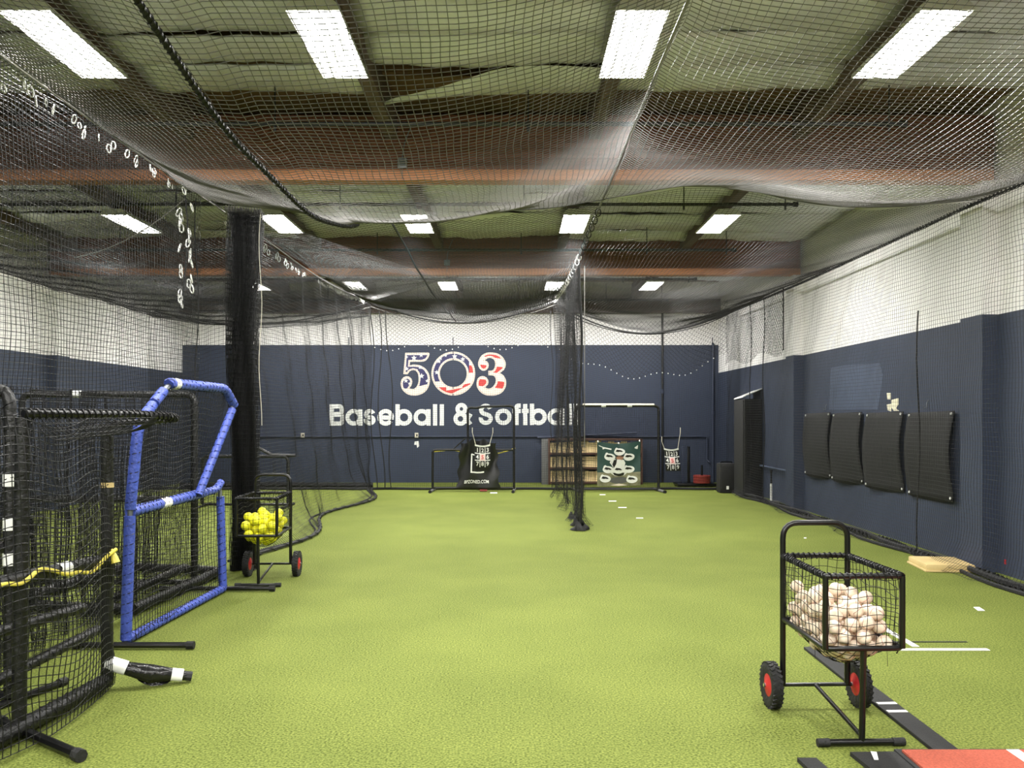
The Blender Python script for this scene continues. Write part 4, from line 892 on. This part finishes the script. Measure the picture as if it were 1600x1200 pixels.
t = thing('touch_up_patch', 'paler navy rectangle of touch-up paint on the right wall', 'paint patch', rw(1330, 600)); part(MB().plate([rw(x, y) for x, y in ((1298, 575), (1318, 571), (1375, 567), (1380, 585), (1372, 640), (1296, 640))], (-1, 0, 0), .002), 'patch', M['navy_l'], t)
for px, py, lb in ((1290, 635, 'above the farthest mats'), (1448, 630, 'above the nearest mat')):
    p = rw(px, py, .02); t = thing('wall_hook', f'small metal hook on the right wall {lb}', 'hook', p); part(MB().tube([p + Vector((.02, 0, .04)), p, p + Vector((0, 0, -.05)), p + Vector((-.03, 0, -.06)), p + Vector((-.04, 0, -.03))], .006, 6), 'hook', M['galv'], t)
p = rw(1571, 878); t = thing('red_tag', 'tiny red tag on the right wall near the floor', 'tag', p); part(MB().box(p, (.008, .03, .05)), 'tag', M['red'], t)
t = thing('base_pad', 'tan canvas base lying on the turf against the right net', 'base', (4.66, 9.25, 0)); t.rotation_euler.z = -.12
o = MB().box((0, 0, .042), (.5, .56, .08), .022).build('pad', M['tan'], t)
t2 = MB().box((0, 0, .012), (.52, .58, .02), .006).build('rim', M['tan'], t)

# ------------------------------------------------------------------ marks and mats on the turf
def flat(name, label, cat, pts, m, th=.004, group=None):
    pts = [Vector(p) for p in pts]; c = sum(pts, Vector()) / len(pts); c.z = 0
    t = MB().plate([p - c for p in pts], (0, 0, 1), th).build(name, M[m], smooth=False); t.location = c; return tag(t, label, cat, group)
def rect(x0, x1, y0, y1): return [(x0, y0, .001), (x1, y0, .001), (x1, y1, .001), (x0, y1, .001)]
flat('tape_line', 'white tape line running up the turf beside the baseball cart', 'tape', rect(2.86, 2.91, 6.08, 7.2), 'white')
flat('tape_line', 'white tape line across the turf right of the baseball cart', 'tape', rect(2.4, 3.36, 5.98, 6.03), 'white')
flat('turf_seam', 'thin dark seam across the turf behind the white tape line', 'seam', rect(2.5, 3.32, 6.2, 6.22), 'rubber', .003)
flat('tape_mark', 'short white tape mark on the turf toward the right wall', 'tape', [gd(1521, 949, .001), gd(1530, 949, .001), gd(1539, 954.5, .001), gd(1528, 954.5, .001)], 'white')
for k, (a, b_, c) in enumerate(((994, 1005, 809.5), (966, 979, 793), (951, 963, 783), (937, 946, 773))):
    flat('tape_dash', f'short white tape dash in the right lane, {("nearest", "second nearest", "second farthest", "farthest")[k]} of four', 'tape', [gd(a, c + .6, .001), gd(b_, c + .6, .001), gd(b_, c - .5, .001), gd(a, c - .5, .001)], 'white', .003, 'tape dashes in the right lane')
flat('home_plate', 'small red plate on the turf under the black tarp', 'plate', [gd(750, 768, .001), gd(761, 768, .001), gd(761, 765.5, .001), gd(750, 765.5, .001)], 'plate', .01)
flat('tape_dash', 'short white tape dash in front of the black tarp', 'tape', [gd(766, 771, .001), gd(777, 771, .001), gd(777, 769.6, .001), gd(766, 769.6, .001)], 'white', .003)
flat('tape_scrap', 'tiny white scrap on the turf behind the baseball cart handle', 'tape', [gd(1256, 841.5, .001), gd(1260, 841.5, .001), gd(1260, 840, .001), gd(1256, 840, .001)], 'white', .003)
t = thing('rubber_strip', 'long black rubber strip on the turf beside the baseball cart wheel', 'mat', (2.12, 5, 0))
part(MB().box((2.125, 5.09, .01), (.125, 1.86, .02), .005), 'strip', M['mat_b'], t)
for py in (1099, 1111.5): y = 1.63 * F / (py - Y0); part(MB().box((2.125, y, .0215), (.11, .03, .003), rz=.05), 'mark', M['white'], t)
flat('rubber_mat', 'small black rubber mat with a white tape bit at the lower picture edge', 'mat', [(1.64, 4.13, .001), (1.86, 4.135, .001), (1.86, 3.6, .001), (1.69, 3.6, .001)], 'mat_b', .02)
flat('tape_bit', 'short white tape bit stuck on the small black rubber mat', 'tape', [(1.715, 4.03, .022), (1.735, 4.03, .022), (1.765, 4.12, .022), (1.74, 4.13, .022)], 'white', .002).location.z = 0
t = thing('clay_mat', 'red clay-coloured turf mat with a white line at the lower right edge', 'mat', (2.9, 3.2, 0))
part(MB().box((2.92, 3.29, .015), (2.12, 1.72, .028), .006), 'backing', M['mat_b'], t); part(MB().box((2.92, 3.27, .034), (2.08, 1.68, .016), .006), 'clay_turf', M['clay'], t)
part(MB().plate([(2.38, 4.1, .0425), (2.44, 4.1, .0425), (2.44, 3.0, .0425), (2.38, 3.0, .0425)], (0, 0, 1), .002), 'white_line', M['white'], t)
flat('rubber_edge', 'black rubber strip corner at the lower picture edge left of the small mat', 'mat', [(1.36, 4.06, .001), (1.45, 4.06, .001), (1.5, 3.6, .001), (1.4, 3.6, .001)], 'mat_b', .02)

# ------------------------------------------------------------------ ball carts
def make_cart(label, loc, rz):
    t = thing('ball_cart', label, 'ball cart', loc, rz)
    B = lambda mb, name, m='black', p=None, **k: mb.build(name, M[m], p or t, **k)
    wx, yr, yf, zt, zb = .185, 0.0, -.62, .858, .50; R_ = .014
    B(MB().tube(fillet([(-wx, yr, .127), (-wx, yr, 1.045), (wx, yr, 1.045), (wx, yr, .127)], .09), .0165, 10), 'handle_frame')
    rim = fillet([(-wx, yr, zt), (-wx - .005, yf, zt), (wx + .01, yf, zt), (wx, yr, zt)], .02); B(MB().tube(rim, R_, 9, True), 'upper_rim'); stuff(B(MB().helix(rim + rim[:1], R_ + .003, .03, .0042, 4), 'lacing', 'net'))
    low = fillet([(-wx, yr, zb), (-wx - .005, yf, zb), (wx + .01, yf, zb), (wx, yr, zb)], .04); B(MB().tube(low, R_, 9, True), 'lower_rim')
    for x in (-wx - .005, wx + .01): B(MB().tube([(x, yf, zt), (x, yf, zb)], .0145, 9), 'front_post')
    B(MB().tube([(.01, yf + .02, zb), (.01, yf + .04, .03)], .0155, 9), 'front_leg'); B(MB().tube([(-.25, yr, .127), (.25, yr, .127)], .0115, 8), 'axle'); B(MB().tube([(0, yr, .127), (.01, yf + .05, .05)], .0115, 8), 'brace')
    f = B(MB().tube([(-.185, yf + .04, .022), (.195, yf + .04, .022)], .0175, 9), 'foot_bar')
    for x in (-.185, .195): B(MB().tube([(x - .03, yf + .04, .022), (x + .03, yf + .04, .022)], .021, 9), 'end_cap', 'rubber', f)
    for s_ in (-1, 1):
        w_ = MB().lathe([(.07, -.022), (.105, -.033), (.122, -.026), (.127, 0), (.122, .026), (.105, .033), (.07, .022)], 26, (s_ * .25, 0, .127), 'x')
        for i in range(26):
            a = 2 * PI * i / 26
            for q_ in (-1, 1):
                m_ = Matrix.Translation((s_ * .25 + q_ * .016, .124 * math.cos(a + q_ * .06), .127 + .124 * math.sin(a + q_ * .06))) @ Matrix.Rotation(a + PI / 2, 4, 'X') @ Matrix.Rotation(q_ * .5, 4, 'Z'); w_.box(None, (.024, .016, .012), mtx=m_)
        o = B(w_, 'wheel', 'rubber'); h = B(MB().lathe([(.02, -.036), (.03, -.03), (.072, -.02), (.075, .0), (.072, .02), (.03, .03), (.02, .036)], 18, (s_ * .25, 0, .127), 'x'), 'hub', 'red', o)
        B(MB().lathe([(.012, -.045), (.012, .045)], 8, (s_ * .25, 0, .127), 'x'), 'axle_nut', 'chrome', o)
    # basket net: four walls and a sagging bottom
    b = MB(); lines = []
    X0, X1, Ya, Yb_ = -wx + .012, wx - .008, yf + .012, yr - .02
    bowl = lambda x, y: zb + .005 - .15 * (1 - ((x - 0) / .19) ** 2) * (1 - ((y - yf / 2) / .32) ** 2)
    for x in np.arange(X0, X1 + .001, .048):
        for y in (Ya, Yb_): z = np.linspace(zt, zb, 12); lines.append(np.stack([np.full(12, x) + .004 * np.sin(z * 20 + x * 30), np.full(12, y) + .008 * np.sin((z - zb) / .36 * PI) * (-1 if y == Ya else 1), z], -1))
        y = np.linspace(Ya, Yb_, 12); lines.append(np.stack([np.full(12, x), y, bowl(x, y)], -1))
    for y in np.arange(Ya, Yb_ + .001, .048):
        for x in (X0, X1): z = np.linspace(zt, zb, 12); lines.append(np.stack([np.full(12, x) + .01 * np.sin((z - zb) / .36 * PI) * (-1 if x == X0 else 1), np.full(12, y) + .006 * np.sin(z * 22 + y * 20), z], -1))
        x = np.linspace(X0, X1, 12); lines.append(np.stack([x, np.full(12, y), bowl(x, y)], -1))
    for z in np.arange(zb + .02, zt - .01, .046):
        for y in (Ya, Yb_): x = np.linspace(X0, X1, 12); lines.append(np.stack([x, np.full(12, y) + .008 * math.sin((z - zb) / .36 * PI) * (-1 if y == Ya else 1), z + .008 * np.sin(x * 25 + z * 9)], -1))
        for x in (X0, X1): y = np.linspace(Ya, Yb_, 12); lines.append(np.stack([np.full(12, x) + .01 * math.sin((z - zb) / .36 * PI) * (-1 if x == X0 else 1), y, z + .009 * np.sin(y * 20 + z * 30)], -1))
    b.strands(np.array(lines), .0021)
    for x in (-.19, .19):
        for y in np.linspace(Ya, Yb_, 5): b.tube([(x, y, zb), (x * .9, y, zb - .03)], .003, 3)
    stuff(B(b, 'basket_net', 'net'))
    for x, y in ((.15, -.55), (-.16, -.4), (.12, -.1)): B(MB().tube([(x, y, zb), (x + .004, y, zb - .11)], .0014, 3), 'loose_end', 'net')
    return t, bowl
def pile(bowl, r, n, seed, xw=.168, ya=-.595, yb=-.035, rear=0.0):
    rnd = random.Random(seed); pts = []
    while len(pts) < n:
        best = None
        for _ in range(70):
            x = rnd.uniform(-xw + r, xw - r); y = rnd.uniform(ya + r, yb - r); z = max(bowl(x, y), .37) + r * 1.02
            for px, py, pz in pts:
                d2 = (x - px) ** 2 + (y - py) ** 2
                if d2 < 4 * r * r: z = max(z, pz + math.sqrt(4 * r * r * 1.0 - d2))
            sc = z + rear * (y - ya) + rnd.uniform(0, .012)
            if best is None or sc < best[0]: best = (sc, x, y, z)
        pts.append(best[1:])
    return pts
cart, bowl = make_cart('black ball cart full of white baseballs, standing at right near the clay mat', (1.72, 4.83, 0), .03)
def balls(cart, pts, r, name, label, cat, m, group, seam):
    mb = MB(); bm = bmesh.new(); bmesh.ops.create_uvsphere(bm, u_segments=16, v_segments=10, radius=r); bm.verts.index_update()
    mb.add([v.co for v in bm.verts], [[v.index for v in f.verts] for f in bm.faces]); bm.free(); p0 = mb.build(name, M[m], sharp=3); tag(p0, label, cat, group)
    if seam:
        sp = []
        for i in range(40):
            a = 2 * PI * i / 40; v = Vector((math.cos(a) * .9 , math.sin(a) * .9, .55 * math.cos(2 * a) * 1.0)); 
            v = Vector((math.cos(a) + .35 * math.cos(3 * a), math.sin(a) - .35 * math.sin(3 * a), 1.1 * math.cos(2 * a) * .8)); sp.append(v.normalized() * r * 1.003)
        MB().tube(sp, r * .03, 4, True).build('seam', M['seam'], p0)
    mw = Matrix.Translation(cart.location) @ Matrix.Rotation(cart.rotation_euler.z, 4, 'Z')
    for i, p in enumerate(pts):
        o = p0 if i == 0 else copy_tree(p0); o.location = mw @ Vector(p); o.rotation_euler = (random.uniform(0, 6), random.uniform(0, 6), random.uniform(0, 6))
balls(cart, pile(bowl, .0368, 112, 3, xw=.183, ya=-.615, rear=-.12), .0368, 'baseball', 'scuffed white baseball in the black cart at right', 'baseball', 'bball', 'baseballs in the right cart', True)
cart2, bowl = make_cart('black ball cart full of yellow softballs, standing at left by the net bundle', (-2.47, 8.78, 0), .03)
balls(cart2, pile(bowl, .0455, 54, 5, xw=.18, ya=-.61, rear=-.03), .0455, 'softball', 'bright yellow softball in the black cart at left', 'softball', 'yball', 'softballs in the left cart', False)
